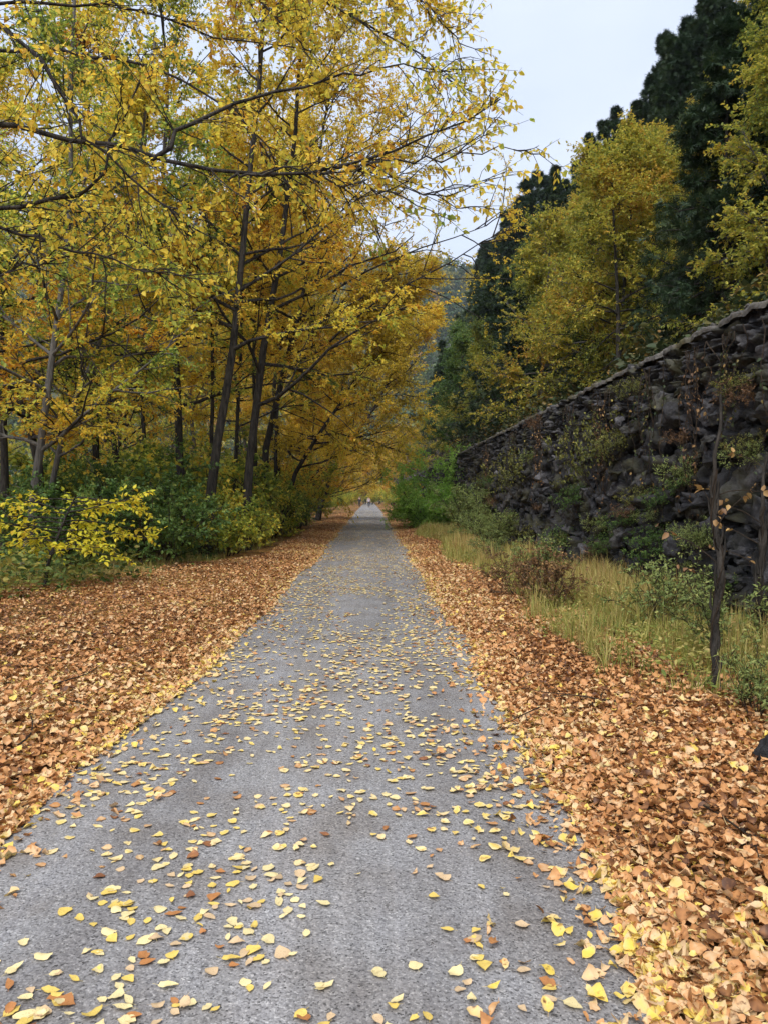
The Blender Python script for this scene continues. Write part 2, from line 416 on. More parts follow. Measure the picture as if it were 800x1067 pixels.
def stone_mat(name, c0, c1, c2, moss=(.10, .10, .05), mosslim=(.56, .70), scale=5.0):
    m, nt, out = newmat(name); L = nt.links.new
    tc = N(nt, 'TexCoord'); at = N(nt, 'Attribute', attribute_name='tint')
    nz = N(nt, 'TexNoise'); nz.inputs['Scale'].default_value = scale; nz.inputs['Detail'].default_value = 8; nz.inputs['Roughness'].default_value = .7
    L(tc.outputs['Object'], nz.inputs['Vector'])
    ad = N(nt, 'Math', operation='ADD'); L(nz.outputs['Fac'], ad.inputs[0]); L(at.outputs['Fac'], ad.inputs[1])
    rp = ramp(nt, [(.3, c0), (.55, c1), (.85, c2)]); L(ad.outputs[0], rp.inputs[0])
    n2 = N(nt, 'TexNoise'); n2.inputs['Scale'].default_value = 1.7; n2.inputs['Detail'].default_value = 7; L(tc.outputs['Object'], n2.inputs['Vector'])
    r2 = ramp(nt, [(mosslim[0], (0, 0, 0)), (mosslim[1], (1, 1, 1))]); L(n2.outputs['Fac'], r2.inputs[0])
    mx = N(nt, 'MixRGB'); L(r2.outputs[0], mx.inputs[0]); L(rp.outputs[0], mx.inputs[1]); mx.inputs[2].default_value = (*moss, 1)
    pb = N(nt, 'BsdfPrincipled'); pb.inputs['Roughness'].default_value = .75; pb.inputs['Specular IOR Level'].default_value = .35
    L(mx.outputs[0], pb.inputs['Base Color'])
    bp = N(nt, 'Bump'); bp.inputs['Strength'].default_value = .9; bp.inputs['Distance'].default_value = .03
    n5 = N(nt, 'TexNoise'); n5.inputs['Scale'].default_value = 26; n5.inputs['Detail'].default_value = 8; n5.inputs['Roughness'].default_value = .7; L(tc.outputs['Object'], n5.inputs['Vector'])
    L(n5.outputs['Fac'], bp.inputs['Height']); L(bp.outputs[0], pb.inputs['Normal']); L(pb.outputs[0], out.inputs[0])
    return m

# ------------------------------------------------------------------ ground, path, hills
xs = np.unique(np.concatenate([np.linspace(-630, -40, 30), np.linspace(-40, -8, 50), np.linspace(-8, 5.5, 110), np.linspace(5.5, 630, 40)]))
ys = np.unique(np.concatenate([np.linspace(-48, 0, 12), np.linspace(0, 30, 160), np.linspace(30, 110, 120), np.linspace(110, 925, 50)]))
M['litter'] = litter_mat()
g = link('ground', grid_mesh('ground', xs, ys, gh, M['litter'])); tag(g, 'brown leaf strewn soil on both sides of the path', 'ground', kind='structure')

yy = np.unique(np.concatenate([np.linspace(-8, 40, 260), np.linspace(40, 250, 220)]))
tt = np.linspace(0, 1, 13)
def bend(y): return .00 * y
XL = edge_l(yy) + .03 * RNG.normal(0, 1, len(yy)); XR = edge_r(yy) + .05 + .03 * RNG.normal(0, 1, len(yy))
Xp = XL[:, None] + (XR - XL)[:, None] * tt[None]
Zp = .012 + .035 * (1 - (2 * tt - 1) ** 2)[None] + 0 * Xp + .006 * vnoise(np.stack([Xp * 2, yy[:, None] * .6 + 0 * Xp, 0 * Xp], -1), 5)
V = np.stack([Xp, yy[:, None] + 0 * Xp, Zp], -1).reshape(-1, 3); nx = len(tt)
i = (np.arange(len(yy) - 1)[:, None] * nx + np.arange(nx - 1)[None]).ravel()
pm = make_mesh('gravel_path', V, [np.stack([i, i + 1, i + nx + 1, i + nx], 1)], gravel_mat(), None, True)
pth = link('gravel_path', pm); tag(pth, 'straight grey gravel path running into the distance', 'path', kind='structure')
def path_z(x, y):
    t = np.clip((x - edge_l(y)) / (edge_r(y) - edge_l(y)), 0, 1)
    return .012 + .035 * (1 - (2 * t - 1) ** 2)

M['hillsoil'] = stone_mat('hillside_soil', (.018, .014, .01), (.045, .03, .018), (.10, .06, .03), (.03, .04, .015))
hs = link('hillside', grid_mesh('hillside', np.concatenate([np.linspace(4.75, 20, 40), np.linspace(20.5, 140, 60)]), np.linspace(-20, 330, 170), hill_h, M['hillsoil']))
tag(hs, 'steep wooded hillside rising behind the stone wall', 'hillside', kind='structure')

def far_h(x, y):
    a = np.clip((y - 260) / 330, 0, 1); a = a * a * (3 - 2 * a)
    h = 158 * a * (1 - .0011 * (x - 40)) + 16 * a * fbm(np.stack([x * .012, y * .012, 0 * x], -1), 41, 4)
    return h - 1.5
M['farsoil'] = stone_mat('far_hill_soil', (.02, .03, .015), (.04, .05, .02), (.08, .07, .03), scale=.05)
fh = link('far_hill', grid_mesh('far_hill', np.linspace(-520, 420, 60), np.linspace(240, 900, 50), far_h, M['farsoil']))
tag(fh, 'distant wooded hill closing the valley', 'hill', kind='structure')

# far woods: one mass
rng = np.random.default_rng(5)
n = 2600
fx = rng.uniform(-200, 260, n); fy = rng.uniform(275, 640, n); fz = far_h(fx, fy)
hgt = rng.uniform(9, 17, n); kindc = rng.uniform(0, 1, n) < .4
per = 90
idx = np.repeat(np.arange(n), per); v = norm(rng.normal(0, 1, (n * per, 3))) * rng.uniform(.55, 1, (n * per, 1)) ** .5
con = kindc[idx]
hh = rng.uniform(0, 1, n * per)
rad = np.where(con, (1 - hh) * 3.2 + .3, 4.6)
px_ = np.where(con, np.cos(hh * 999) * rad, v[:, 0] * rad); py_ = np.where(con, np.sin(hh * 999) * rad, v[:, 1] * rad)
pz_ = np.where(con, hh * hgt[idx] * 1.15, hgt[idx] * .58 + v[:, 2] * hgt[idx] * .42)
p = np.stack([fx[idx] + px_, fy[idx] + py_, fz[idx] + pz_], 1)
tn = np.clip(np.where(kindc, .12, .5 + .22 * rng.normal(0, 1, n))[idx] + rng.normal(0, .07, n * per), 0, 1)
fw = leaves(p, v + np.array([0, 0, -.2]), norm(v + np.array([0, 0, .8]) + rng.normal(0, .4, v.shape)), rng.uniform(1.2, 2.3, n * per), tn, CLUMP)
M['farwood'] = leaf_mat('far_wood_leaves', [(0, (.03, .06, .025)), (.3, (.07, .12, .035)), (.55, (.17, .20, .05)), (.8, (.36, .30, .06)), (1, (.42, .22, .05))], .25)
o = link('far_woods', make_mesh('far_woods', fw[0], fw[1], M['farwood'], fw[2])); tag(o, 'distant mixed autumn forest covering the far hill', 'woods', kind='stuff')

# ------------------------------------------------------------------ stone wall
rng = np.random.default_rng(17)
WX = 4.40; WY0, WY1 = 2.5, 78.0; WTOP = 3.82; PB = 3.05
def cube_sphere(m):
    a = np.linspace(-1, 1, m); fs = []; vs = []; off = 0
    for ax in range(3):
        for sg in (-1, 1):
            A, B = np.meshgrid(a, a); C = np.full_like(A, sg)
            q = [None] * 3; q[ax] = C; q[(ax + 1) % 3] = A; q[(ax + 2) % 3] = B
            vs.append(np.stack(q, -1).reshape(-1, 3))
            ii = (np.arange(m - 1)[:, None] * m + np.arange(m - 1)[None]).ravel() + off
            f = np.stack([ii, ii + 1, ii + m + 1, ii + m], 1)
            fs.append(f if sg > 0 else f[:, ::-1]); off += m * m
    return np.concatenate(vs), np.concatenate(fs)
def rocks(C, S, rot_amt, m, rng, rough=.22, tints=None):
    """C (n,3) centres, S (n,3) half sizes"""
    cv, cf = cube_sphere(m); e = 5.0
    r = (np.abs(cv) ** e).sum(1, keepdims=True) ** (1 / e); cv = cv / r
    parts = []
    for k in range(len(C)):
        v = cv.copy()
        # chop random facets so it looks like quarried rock
        for _ in range(9):
            nrm = norm(rng.normal(0, 1, 3)); dd = v @ nrm; lim = rng.uniform(.5, .9)
            v -= np.clip(dd - lim, 0, None)[:, None] * nrm * .9
        nv = fbm(cv * 1.8 + rng.uniform(0, 99, 3), 7, 4) * rough
        v = v * (1 + nv[:, None]) * S[k]
        a, b, c = rng.normal(0, rot_amt, 3)
        Rz = np.array([[math.cos(a), -math.sin(a), 0], [math.sin(a), math.cos(a), 0], [0, 0, 1]])
        Rx = np.array([[1, 0, 0], [0, math.cos(b), -math.sin(b)], [0, math.sin(b), math.cos(b)]])
        Ry = np.array([[math.cos(c), 0, math.sin(c)], [0, 1, 0], [-math.sin(c), 0, math.cos(c)]])
        v = v @ (Rz @ Rx @ Ry).T + C[k]
        t = (rng.normal(0, .1) if tints is None else tints[k])
        parts.append((v, [cf], np.full(len(v), t)))
    return join(parts)
C, S, Mr = [], [], []
y = WY0
z = -.1
rows = []
while z < PB - .05:
    h = rng.uniform(.24, .52)
    if z + h > PB - .12: h = PB - z
    rows.append((z, h)); z += h
while z < 3.74:   # smaller stones in the upper courses
    h = min(rng.uniform(.12, .22), 3.76 - z)
    if h < .08: break
    rows.append((z, h)); z += h
for z, h in rows:
    y = WY0 + rng.uniform(0, .4)
    while y < WY1:
        w = rng.uniform(.2, .8) * (1 if h > .3 else .8) if z < PB - .02 else rng.uniform(.14, .42) * (1 if y < 34 else 1.8)
        top_ = z > PB - .02
        C.append([WX + rng.normal(.13, .06 if not top_ else .03) + .03 * z, y + w / 2, z + h / 2 + (.10 * math.sin(y * .9 + z * 2) + rng.normal(0, .06)) * (.15 if top_ else 1)])
        S.append([rng.uniform(.2, .32), w / 2 * rng.uniform(1.0, 1.25), h / 2 * rng.uniform(1.0, 1.35)])
        y += w
C = np.array(C); S = np.array(S)
wall = empty('stone_wall', (WX, WY0, 0)); tag(wall, 'long dark rough stone retaining wall along the right side of the path', 'wall')
M['stone'] = stone_mat('dark_wall_stone', (.010, .010, .011), (.034, .033, .036), (.14, .135, .142), (.06, .058, .03), (.5, .68), 11)
nf = 1500   # small packing stones
yf = WY0 + (60 - WY0) * rng.uniform(0, 1, nf) ** 1.6
C = np.vstack([C, np.stack([WX + rng.normal(.02, .06, nf), yf, rng.uniform(.05, PB - .05, nf)], 1)])
S = np.vstack([S, rng.uniform(.05, .14, (nf, 3)) * np.array([.9, 1.3, .8])])
near = C[:, 1] < 24
a = rocks(C[near], S[near], .22, 11, rng, .34); b = rocks(C[~near], S[~near], .2, 6, rng, .34)
V, F, T = join([a, b])
o = link('stone_face', make_mesh('stone_face', V - np.array([WX, WY0, 0]), F, M['stone'], T, False), wall)
# dark core behind the stones + parapet band
def disp_box(x0, x1, y0, y1, z0, z1, st, amp, seed, fx):
    """front (-x), top and back faces of a long box with uneven faces"""
    ny = int((y1 - y0) / st) + 1; yv = np.linspace(y0, y1, ny)
    nz = max(3, int((z1 - z0) / st) + 1); nxx = max(3, int((x1 - x0) / st) + 1)
    prof = np.concatenate([np.stack([np.full(nz, x0), np.linspace(z0, z1, nz)], 1),
                           np.stack([np.linspace(x0, x1, nxx)[1:], np.full(nxx - 1, z1)], 1),
                           np.stack([np.full(nz - 1, x1), np.linspace(z1, z0, nz)[1:]], 1)])
    k = len(prof)
    V = np.empty((ny, k, 3)); V[:, :, 0] = prof[None, :, 0]; V[:, :, 1] = yv[:, None]; V[:, :, 2] = prof[None, :, 1]
    q = V.copy()
    V[:, :, 0] += amp * fbm(q * fx, seed, 4) + amp * .55 * np.abs(vnoise(q * fx * 3.1, seed + 3)); V[:, :, 2] += amp * .8 * fbm(q * fx, seed + 9, 4)
    V[:, :, 1] += amp * .4 * fbm(q * fx, seed + 19, 3)
    i = (np.arange(ny - 1)[:, None] * k + np.arange(k - 1)[None]).ravel()
    F = np.stack([i, i + k, i + k + 1, i + 1], 1)
    caps = []
    for r in (0, ny - 1):
        row = np.arange(k) + r * k
        caps.append(row if r == 0 else row[::-1])
    return V.reshape(-1, 3), [F, np.array(caps)]
def shift(V): return V - np.array([WX, WY0, 0])
v, f = disp_box(WX + .22, WX + .75, WY0, WY1, -.3, PB + .05, .3, .05, 51, 1.5)
M['core'] = stone_mat('wall_core', (.006, .006, .006), (.014, .013, .012), (.03, .028, .025))
link('wall_core', make_mesh('wall_core', shift(v), f, M['core'], None, True), wall)
M['parapet'] = stone_mat('parapet_stone', (.012, .011, .012), (.045, .043, .045), (.17, .162, .16), (.06, .055, .035), (.5, .66), 7)
v1, f1 = disp_box(WX + .17, WX + .62, WY0, 26, PB - .02, WTOP - .03, .035, .05, 61, 8.5)
v2, f2 = disp_box(WX + .17, WX + .62, 26.0, WY1, PB - .02, WTOP - .05, .16, .09, 61, 3.2)
V, F, T = join([(v1, f1, None), (v2, f2, None)])
link('parapet', make_mesh('parapet', shift(V), F, M['parapet'], None, False), wall)
# coping: one continuous rough weathered band, a little proud of the wall, with loose bits lying on it
M['coping'] = stone_mat('coping_stone', (.04, .037, .034), (.125, .116, .106), (.27, .25, .23), (.09, .08, .04), (.5, .66), 14)
v1, f1 = disp_box(WX - .01, WX + .60, WY0, 30, WTOP - .07, WTOP, .035, .034, 81, 5.0)
v2, f2 = disp_box(WX - .01, WX + .60, 30.0, WY1, WTOP - .07, WTOP, .10, .034, 81, 5.0)
yb = WY0 + (50 - WY0) * rng.uniform(0, 1, 160) ** 1.5
bits = rocks(np.stack([WX + rng.uniform(0, .3, 160), yb, np.full(160, WTOP + .015)], 1), rng.uniform(.02, .075, (160, 3)) * np.array([1, 1.4, .55]), .3, 5, rng, .3)
V, F, T = join([(v1, f1, None), (v2, f2, None), bits])
link('coping', make_mesh('coping', shift(V), F, M['coping'], T, False), wall)
V, F, T = rocks(np.array([[WX + .2, 8.3, 3.6]]), np.array([[.3, .36, .36]]), .02, 11, rng, .05)
pb_ = link('pier_block', make_mesh('pier_block', shift(V), F, M['stone'], T, True), wall); pb_['label'] = 'dark squared block set in the top of the wall'

# ------------------------------------------------------------------ trees on the left
def rel(pts, d, dd=0.0):
    """trunk read off the photo at depth d, relative to its base"""
    q = np.array([P(px, py, d) for px, py in pts]); b = q[0].copy(); b[2] = float(gh(b[0], b[1]))
    r = q - b; r[0, 2] = -.1
    return b, r

LT = []
def left_tree(seed, pts, d, H, r0, label, bark, leafm, **kw):
    rng = np.random.default_rng(seed)
    b, r = rel(pts, d)
    dirn = (r[-1] - r[-2]) / max(1e-6, (r[-1] - r[-2])[2]); dirn[:2] *= .5
    n = 0
    while r[-1, 2] < H - 1.0 and n < 8:
        s = min(3.0, H - r[-1, 2]); r = np.vstack([r, r[-1] + dirn * s + np.array([rng.normal(0, .15), rng.normal(0, .2), 0])]); n += 1
    a = dict(start=.22, n1=30, len1=(4.6, 1.4), elev=(.25, .9), n2=8, n3=7, nl=18, leaf=.092, asym=(.25, 0), tb=.12)
    a.update(kw)
    wood, fol = grow(rng, r, r0, .03, **a)
    t = tree_thing('tree', label, 'tree', wood, fol, bark, leafm, tuple(b)); LT.append(t); return t

tA = left_tree(1, [(255, 575), (260, 490), (274, 375), (290, 290), (300, 230)], 22.9, 17, .15, 'yellow leaved tree with the thickest dark trunk, closest to the left path edge', M['bark'], M['yellow'], asym=(.45, -.1))
tB = left_tree(2, [(275, 560), (278, 460), (300, 375), (318, 300)], 31, 18, .16, 'golden tree with a dark leaning trunk just behind the thickest path edge trunk', M['bark'], M['golden'], n2=14, asym=(.7, 0), start=.3, n1=38, len1=(5.6, 3.0), elev=(.35, .9))
tC = left_tree(3, [(214, 582), (228, 470), (245, 375), (256, 280), (262, 200)], 21, 17, .145, 'dark trunked yellow tree leaning towards the path behind the green understory shrubs', M['bark'], M['yellow'], asym=(.3, .1))
tD = left_tree(4, [(193, 570), (190, 470), (187, 380), (182, 290)], 24, 18, .15, 'straight dark trunked tree with green and yellow leaves deep behind the shrubs', M['bark'], M['mixed'], asym=(.1, -.1))
tE = left_tree(5, [(30, 592), (40, 500), (52, 410), (66, 320), (80, 230)], 17.5, 14, .12, 'grey barked tree with a crooked pale trunk behind the yellow sapling', M['greybark'], M['mixed'], asym=(.1, .1), tb=.0, n1=19)
tF = left_tree(6, [(44, 590), (42, 480), (20, 410), (-8, 370), (-40, 330)], 18.5, 12, .12, 'dark tree leaning out to the left beside the grey barked tree', M['bark'], M['mixed'], n1=24)
tG = left_tree(7, [(48, 590), (58, 500), (76, 430), (104, 370), (130, 300)], 19.5, 13, .09, 'slim tree leaning right from the foot of the grey barked tree', M['greybark'], M['yellow'], n1=22, len1=(3.6, 1.2))
tH = left_tree(8, [(10, 590), (8, 480), (5, 400), (4, 300)], 21, 16, .13, 'straight dark tree at the left margin of the picture', M['bark'], M['mixed'], tb=.05, n1=20)
tI = left_tree(9, [(243, 562), (246, 480), (252, 380), (254, 300)], 27, 15, .08, 'slender pole like tree between the two thick path edge trunks', M['bark'], M['yellow'], n1=20, len1=(3.2, 1.0))
tJ = left_tree(10, [(290, 550), (290, 470), (286, 400), (300, 330)], 38, 17, .16, 'golden tree spreading low branches over the path beyond the thick trunks', M['bark'], M['golden'], n2=14, asym=(.65, 0), start=.36, n1=36, len1=(5.8, 3.2), elev=(.45, .9))
tK = left_tree(11, [(128, 560), (122, 470), (114, 420), (108, 330)], 29, 16, .13, 'thin dark tree with a slight lean, deep in the woods on the left', M['bark'], M['yellow'], n1=26)

for q_, (pts, d, lab) in enumerate([([(288, 556), (287, 470), (292, 390), (296, 320)], 33, 'slim upright dark trunk close to the right of the leaning path edge trunk'), ([(222, 570), (219, 470), (222, 380), (221, 300)], 27, 'slim upright dark trunk just left of the trunk that leans towards the path'),
        ([(266, 566), (268, 470), (266, 390), (270, 310)], 28, 'slim upright dark trunk touching the thickest path edge trunk'), ([(150, 575), (153, 470), (149, 390), (152, 300)], 26, 'slim upright dark trunk alone left of the straight dark trunk')]):
    left_tree(120 + q_, pts, d, 15, .085, lab, M['bark'], M['yellow'], n1=16, start=.42, len1=(3.0, 1.0))
# deeper woods: copies
rng = np.random.default_rng(77)
deep = []
ordn = ['nearest', 'second', 'third', 'fourth', 'fifth', 'sixth', 'seventh', 'eighth', 'ninth', 'tenth', 'eleventh', 'twelfth']
srcs = [tA, tC, tD, tH, tE, tB]
spots = [(-9.5, 27), (-13, 24), (-15.5, 30), (-11, 34), (-7.2, 33), (-18.5, 36), (-14, 40), (-9, 42), (-22, 44), (-17.5, 48), (-12, 50), (-7.5, 49),
         (-27, 52), (-21, 57), (-15, 60), (-10, 61), (-31, 62), (-25, 68), (-18, 72), (-12, 74), (-13.5, 18.5), (-17, 24), (-36, 75), (-28, 82), (-20, 88)]
for k, (x, y) in enumerate(spots):
    s = srcs[k % len(srcs)]
    rz = rng.uniform(0, 6.28)
    kind_l = {tA: 'yellow leaved', tC: 'yellow leaved', tD: 'green and yellow', tH: 'green and yellow', tE: 'grey barked', tB: 'golden'}[s]
    lab = f'{kind_l} tree deep in the left woods beyond the first row of trunks'
    copy_tree(s, (x, y, float(gh(x, y))), rz, rng.uniform(.85, 1.1), lab, f'{kind_l} trees deep in the left woods')
# row along the path, over-arching it further away
row = [(-6.4, 52, tJ, .95), (-7.5, 74, tB, 1.0), (-9, 96, tJ, .95)]
for k, (x, y, s, sc) in enumerate(row):
    copy_tree(s, (x, y, float(gh(x, y))), rng.uniform(-.3, .3), sc, f'golden tree arching over the path, {ordn[k]} beyond the low spreading golden tree', 'golden trees arching over the path')
rng_ = np.random.default_rng(66)
tY = tree_thing('tree', 'young golden tree nearest the left path edge beyond the thick trunks', 'tree', *grow(rng_, [(0, 0, -.1), (.2, 0, 3), (.8, 0, 9)], .1, .02, .28, 34, (3.6, 1.4), (.15, .9), 10, 7, 17, .1, asym=(.4, 0), tb=.12), M['bark'], M['golden'], (-3.6, 43, 0))
for k, (x, y, sc) in enumerate([(-3.9, 58, .9)]):
    copy_tree(tY, (x, y, float(gh(x, y))), rng.uniform(-.5, .5), sc, f'young golden tree at the left path edge, {ordn[k + 1]} in line behind the nearest one', 'young golden trees along the left path edge')
tY['group'] = 'young golden trees along the left path edge'
tZ = tree_thing('tree', 'golden tree leaning out over the path, first of the leaning row beyond the thick trunks', 'tree', *grow(rng_, [(0, 0, -.1), (1.0, 0, 3), (4.0, 0, 7.5), (6.2, 0, 12)], .15, .02, .32, 42, (4.4, 2.0), (.15, .85), 11, 8, 18, .1, asym=(.25, -.1), tb=-.04, droop=.5), M['bark'], M['golden'], (-4.3, 36, 0))
for k, (x, y, sc) in enumerate([(-3.6, 53, 1.15)]):
    copy_tree(tZ, (x, y, float(gh(x, y))), rng.uniform(-.25, .25), sc, f'golden tree leaning out over the path, {ordn[k + 1]} of the leaning row beyond the thick trunks')
for k, (x, y, sc) in enumerate([(-5.4, 150, 1.3), (-4.6, 172, 1.3), (5.0, 176, 1.2), (-1.0, 192, 1.2), (2.4, 196, 1.2)]):
    copy_tree(tY, (x, y, float(gh(x, y))), rng.uniform(-.5, .5), sc, 'low golden tree glowing around the far end of the path', 'low golden trees around the far end of the path')
fr = [(6.2, 100, tJ, .6), (6.0, 122, tB, .65), (5.5, 150, tJ, .7), (-1.5, 200, tB, 1.0), (3.0, 215, tJ, 1.0), (-6, 205, tJ, 1.0)]
for k, (x, y, s, sc) in enumerate(fr):
    copy_tree(s, (x, y, float(gh(x, y))), math.pi + rng.uniform(-.4, .4), sc, 'yellow tree closing the far end of the path' if y > 160 else f'small yellow tree right of the path far beyond the green bush, {ordn[k]} of three',
              'yellow trees closing the far end of the path' if y > 160 else 'yellow trees beyond the green bush')

# ------------------------------------------------------------------ near tree whose limbs hang into the picture
def limb_tree(name, label, base, trunk_pts, limbs, leafm, seed, leaf=.062, n2=5.5, n3=4, nl=5, tb=.1, sub=.9):
    rng = np.random.default_rng(seed)
    e = empty(name, base); tag(e, label, 'tree')
    b = np.array(base)
    K = 12; u = np.linspace(0, 1, K); tp = np.asarray(trunk_pts, float); s = np.linspace(0, 1, len(tp))
    tp = np.stack([np.interp(u, s, tp[:, j]) for j in range(3)], 1)
    wood = [tubes(tp[None], np.linspace(.17, .05, K)[None] * np.r_[1.4, 1.1, np.ones(K - 2)][None], 10)]
    fol = []
    for L_, r in limbs:
        q = np.array([P(*a) for a in L_]); kk = 16; uu = np.linspace(0, 1, kk); ss = np.linspace(0, 1, len(q))
        # smooth resample
        l = np.stack([np.interp(uu, ss, q[:, j]) for j in range(3)], 1)
        for _ in range(2): l[1:-1] = .5 * l[1:-1] + .25 * (l[:-2] + l[2:])
        l[1:-1] += rng.normal(0, .025, (kk - 2, 3))
        wood.append(tubes(l[None], (r * np.linspace(1, .22, kk))[None], 7))
        LL = np.linalg.norm(np.diff(l, axis=0), axis=1).sum()
        n = int(n2 * LL / 1.0)
        t = rng.uniform(.12, 1, n); p2, T2 = along(l[None], np.zeros(n, int), t)
        l2 = sweep(rng, p2, side_dirs(rng, T2, rng.uniform(.4, 1.0, n), .6), sub * rng.uniform(.35, 1.1, n) * (1.15 - .5 * t), 6, .14, -.02)
        wood.append(tubes(l2, np.full((n, 1), .007) * np.linspace(1, .35, 6)[None], 4))
        i3 = np.repeat(np.arange(n), n3); p3, T3 = along(l2, i3, rng.uniform(.2, 1, len(i3)))
        l3 = sweep(rng, p3, side_dirs(rng, T3, rng.uniform(.4, 1., len(i3)), .6), .38 * rng.uniform(.4, 1.2, len(i3)), 4, .15, -.05)
        wood.append(tubes(l3, np.full((len(l3), 1), .003) * np.linspace(1.1, .5, 4)[None], 3))
        fol.append(spray(rng, l3, nl, leaf, .6, LEAF, None, 1.0, tb, .16, .9))
    V, F, T = join(wood); V[:] = V; link('trunk', make_mesh('trunk', V - b, F, M['bark'], None, True), e)
    V, F, T = join(fol); link('crown', make_mesh('crown', V - b, F, leafm, T), e)
    return e
base = (-5.6, 7.2, float(gh(-5.6, 7.2)))
trunk = [(-5.6, 7.2, -.1), (-5.55, 7.2, 2), (-5.4, 7.25, 4), (-5.45, 7.3, 6), (-5.3, 7.3, 8.5), (-5.2, 7.4, 11)]
limbs = [
    ([(-250, 150, 7.3), (-120, 130, 7.2), (0, 132, 7), (75, 145, 6.9), (160, 172, 6.9), (240, 192, 7), (320, 186, 7.1), (400, 166, 7.2), (455, 142, 7.3), (520, 106, 7.4)], .03),
    ([(160, 172, 6.9), (205, 130, 7.1), (265, 105, 7.3), (340, 90, 7.5), (395, 75, 7.6), (470, 78, 7.7)], .022),
    ([(-240, -60, 7.3), (-100, -40, 7.0), (0, 25, 6.6), (65, 90, 6.5), (95, 150, 6.5), (150, 200, 6.6), (205, 245, 6.8)], .026),
    ([(-230, 190, 7.3), (-100, 215, 7.1), (0, 222, 7), (80, 217, 7), (112, 182, 7.1), (122, 150, 7.2), (150, 90, 7.3)], .028),
    ([(-220, 240, 7.3), (-80, 236, 7.1), (0, 240, 7), (30, 240, 7), (80, 272, 6.9), (130, 272, 6.8), (185, 290, 6.8)], .022),
    ([(-220, 330, 7.3), (-80, 312, 7.1), (0, 290, 7), (50, 275, 7), (120, 272, 7.1)], .02),
    ([(-240, -10, 7.3), (-100, 15, 7.5), (0, 10, 7.4), (85, 17, 7.5), (125, 6, 7.6), (190, -30, 7.8)], .024),
    ([(330, 186, 7.1), (400, 172, 7.0), (470, 166, 6.9), (548, 158, 6.8)], .014),
    ([(320, 186, 7.1), (380, 200, 7.0), (440, 205, 6.9), (500, 222, 6.9)], .012),
    ([(240, 192, 7.0), (300, 178, 6.8), (345, 184, 6.7)], .014),
]
limb_tree('tree', 'yellow leaved tree rooted out of frame whose long dark limbs reach in from the left', base, trunk, limbs, M['yellow'], 91)
base2 = (-4.4, 9.6, float(gh(-4.4, 9.6)))
base2 = (-6.6, 10.5, float(gh(-6.6, 10.5)))
trunk2 = [(-6.6, 10.5, -.1), (-6.5, 10.5, 3), (-6.3, 10.4, 6), (-6.0, 10.4, 9), (-5.8, 10.3, 12)]
limbs2 = [
    ([(-80, -150, 10.4), (80, -110, 10), (200, -50, 9.6), (262, 0, 9.4), (300, 35, 9.3), (326, 68, 9.2)], .03),
    ([(-60, -260, 10.4), (120, -180, 10), (260, -60, 9.6), (325, 0, 9.4), (355, 20, 9.3), (420, 50, 9.2), (480, 95, 9.1)], .03),
    ([(-60, -300, 10.4), (160, -240, 10), (330, -100, 9.8), (400, -20, 9.6), (450, 15, 9.5), (480, 55, 9.4)], .026),
    ([(-70, -100, 10.4), (60, -30, 10), (140, 20, 10), (230, 45, 10), (330, 60, 10)], .026),
    ([(-110, 60, 10.4), (40, 60, 10.2), (130, 65, 10), (220, 100, 9.8), (280, 150, 9.8), (330, 250, 9.7)], .026),
    ([(-110, 120, 10.4), (20, 180, 10.2), (120, 240, 10), (220, 300, 10)], .022),
]
limb_tree('tree', 'tall tree rooted out of frame whose twigs hang in along the top edge', base2, trunk2, limbs2, M['yellow'], 92, leaf=.066, n2=5.5, n3=5, nl=5, tb=.02)

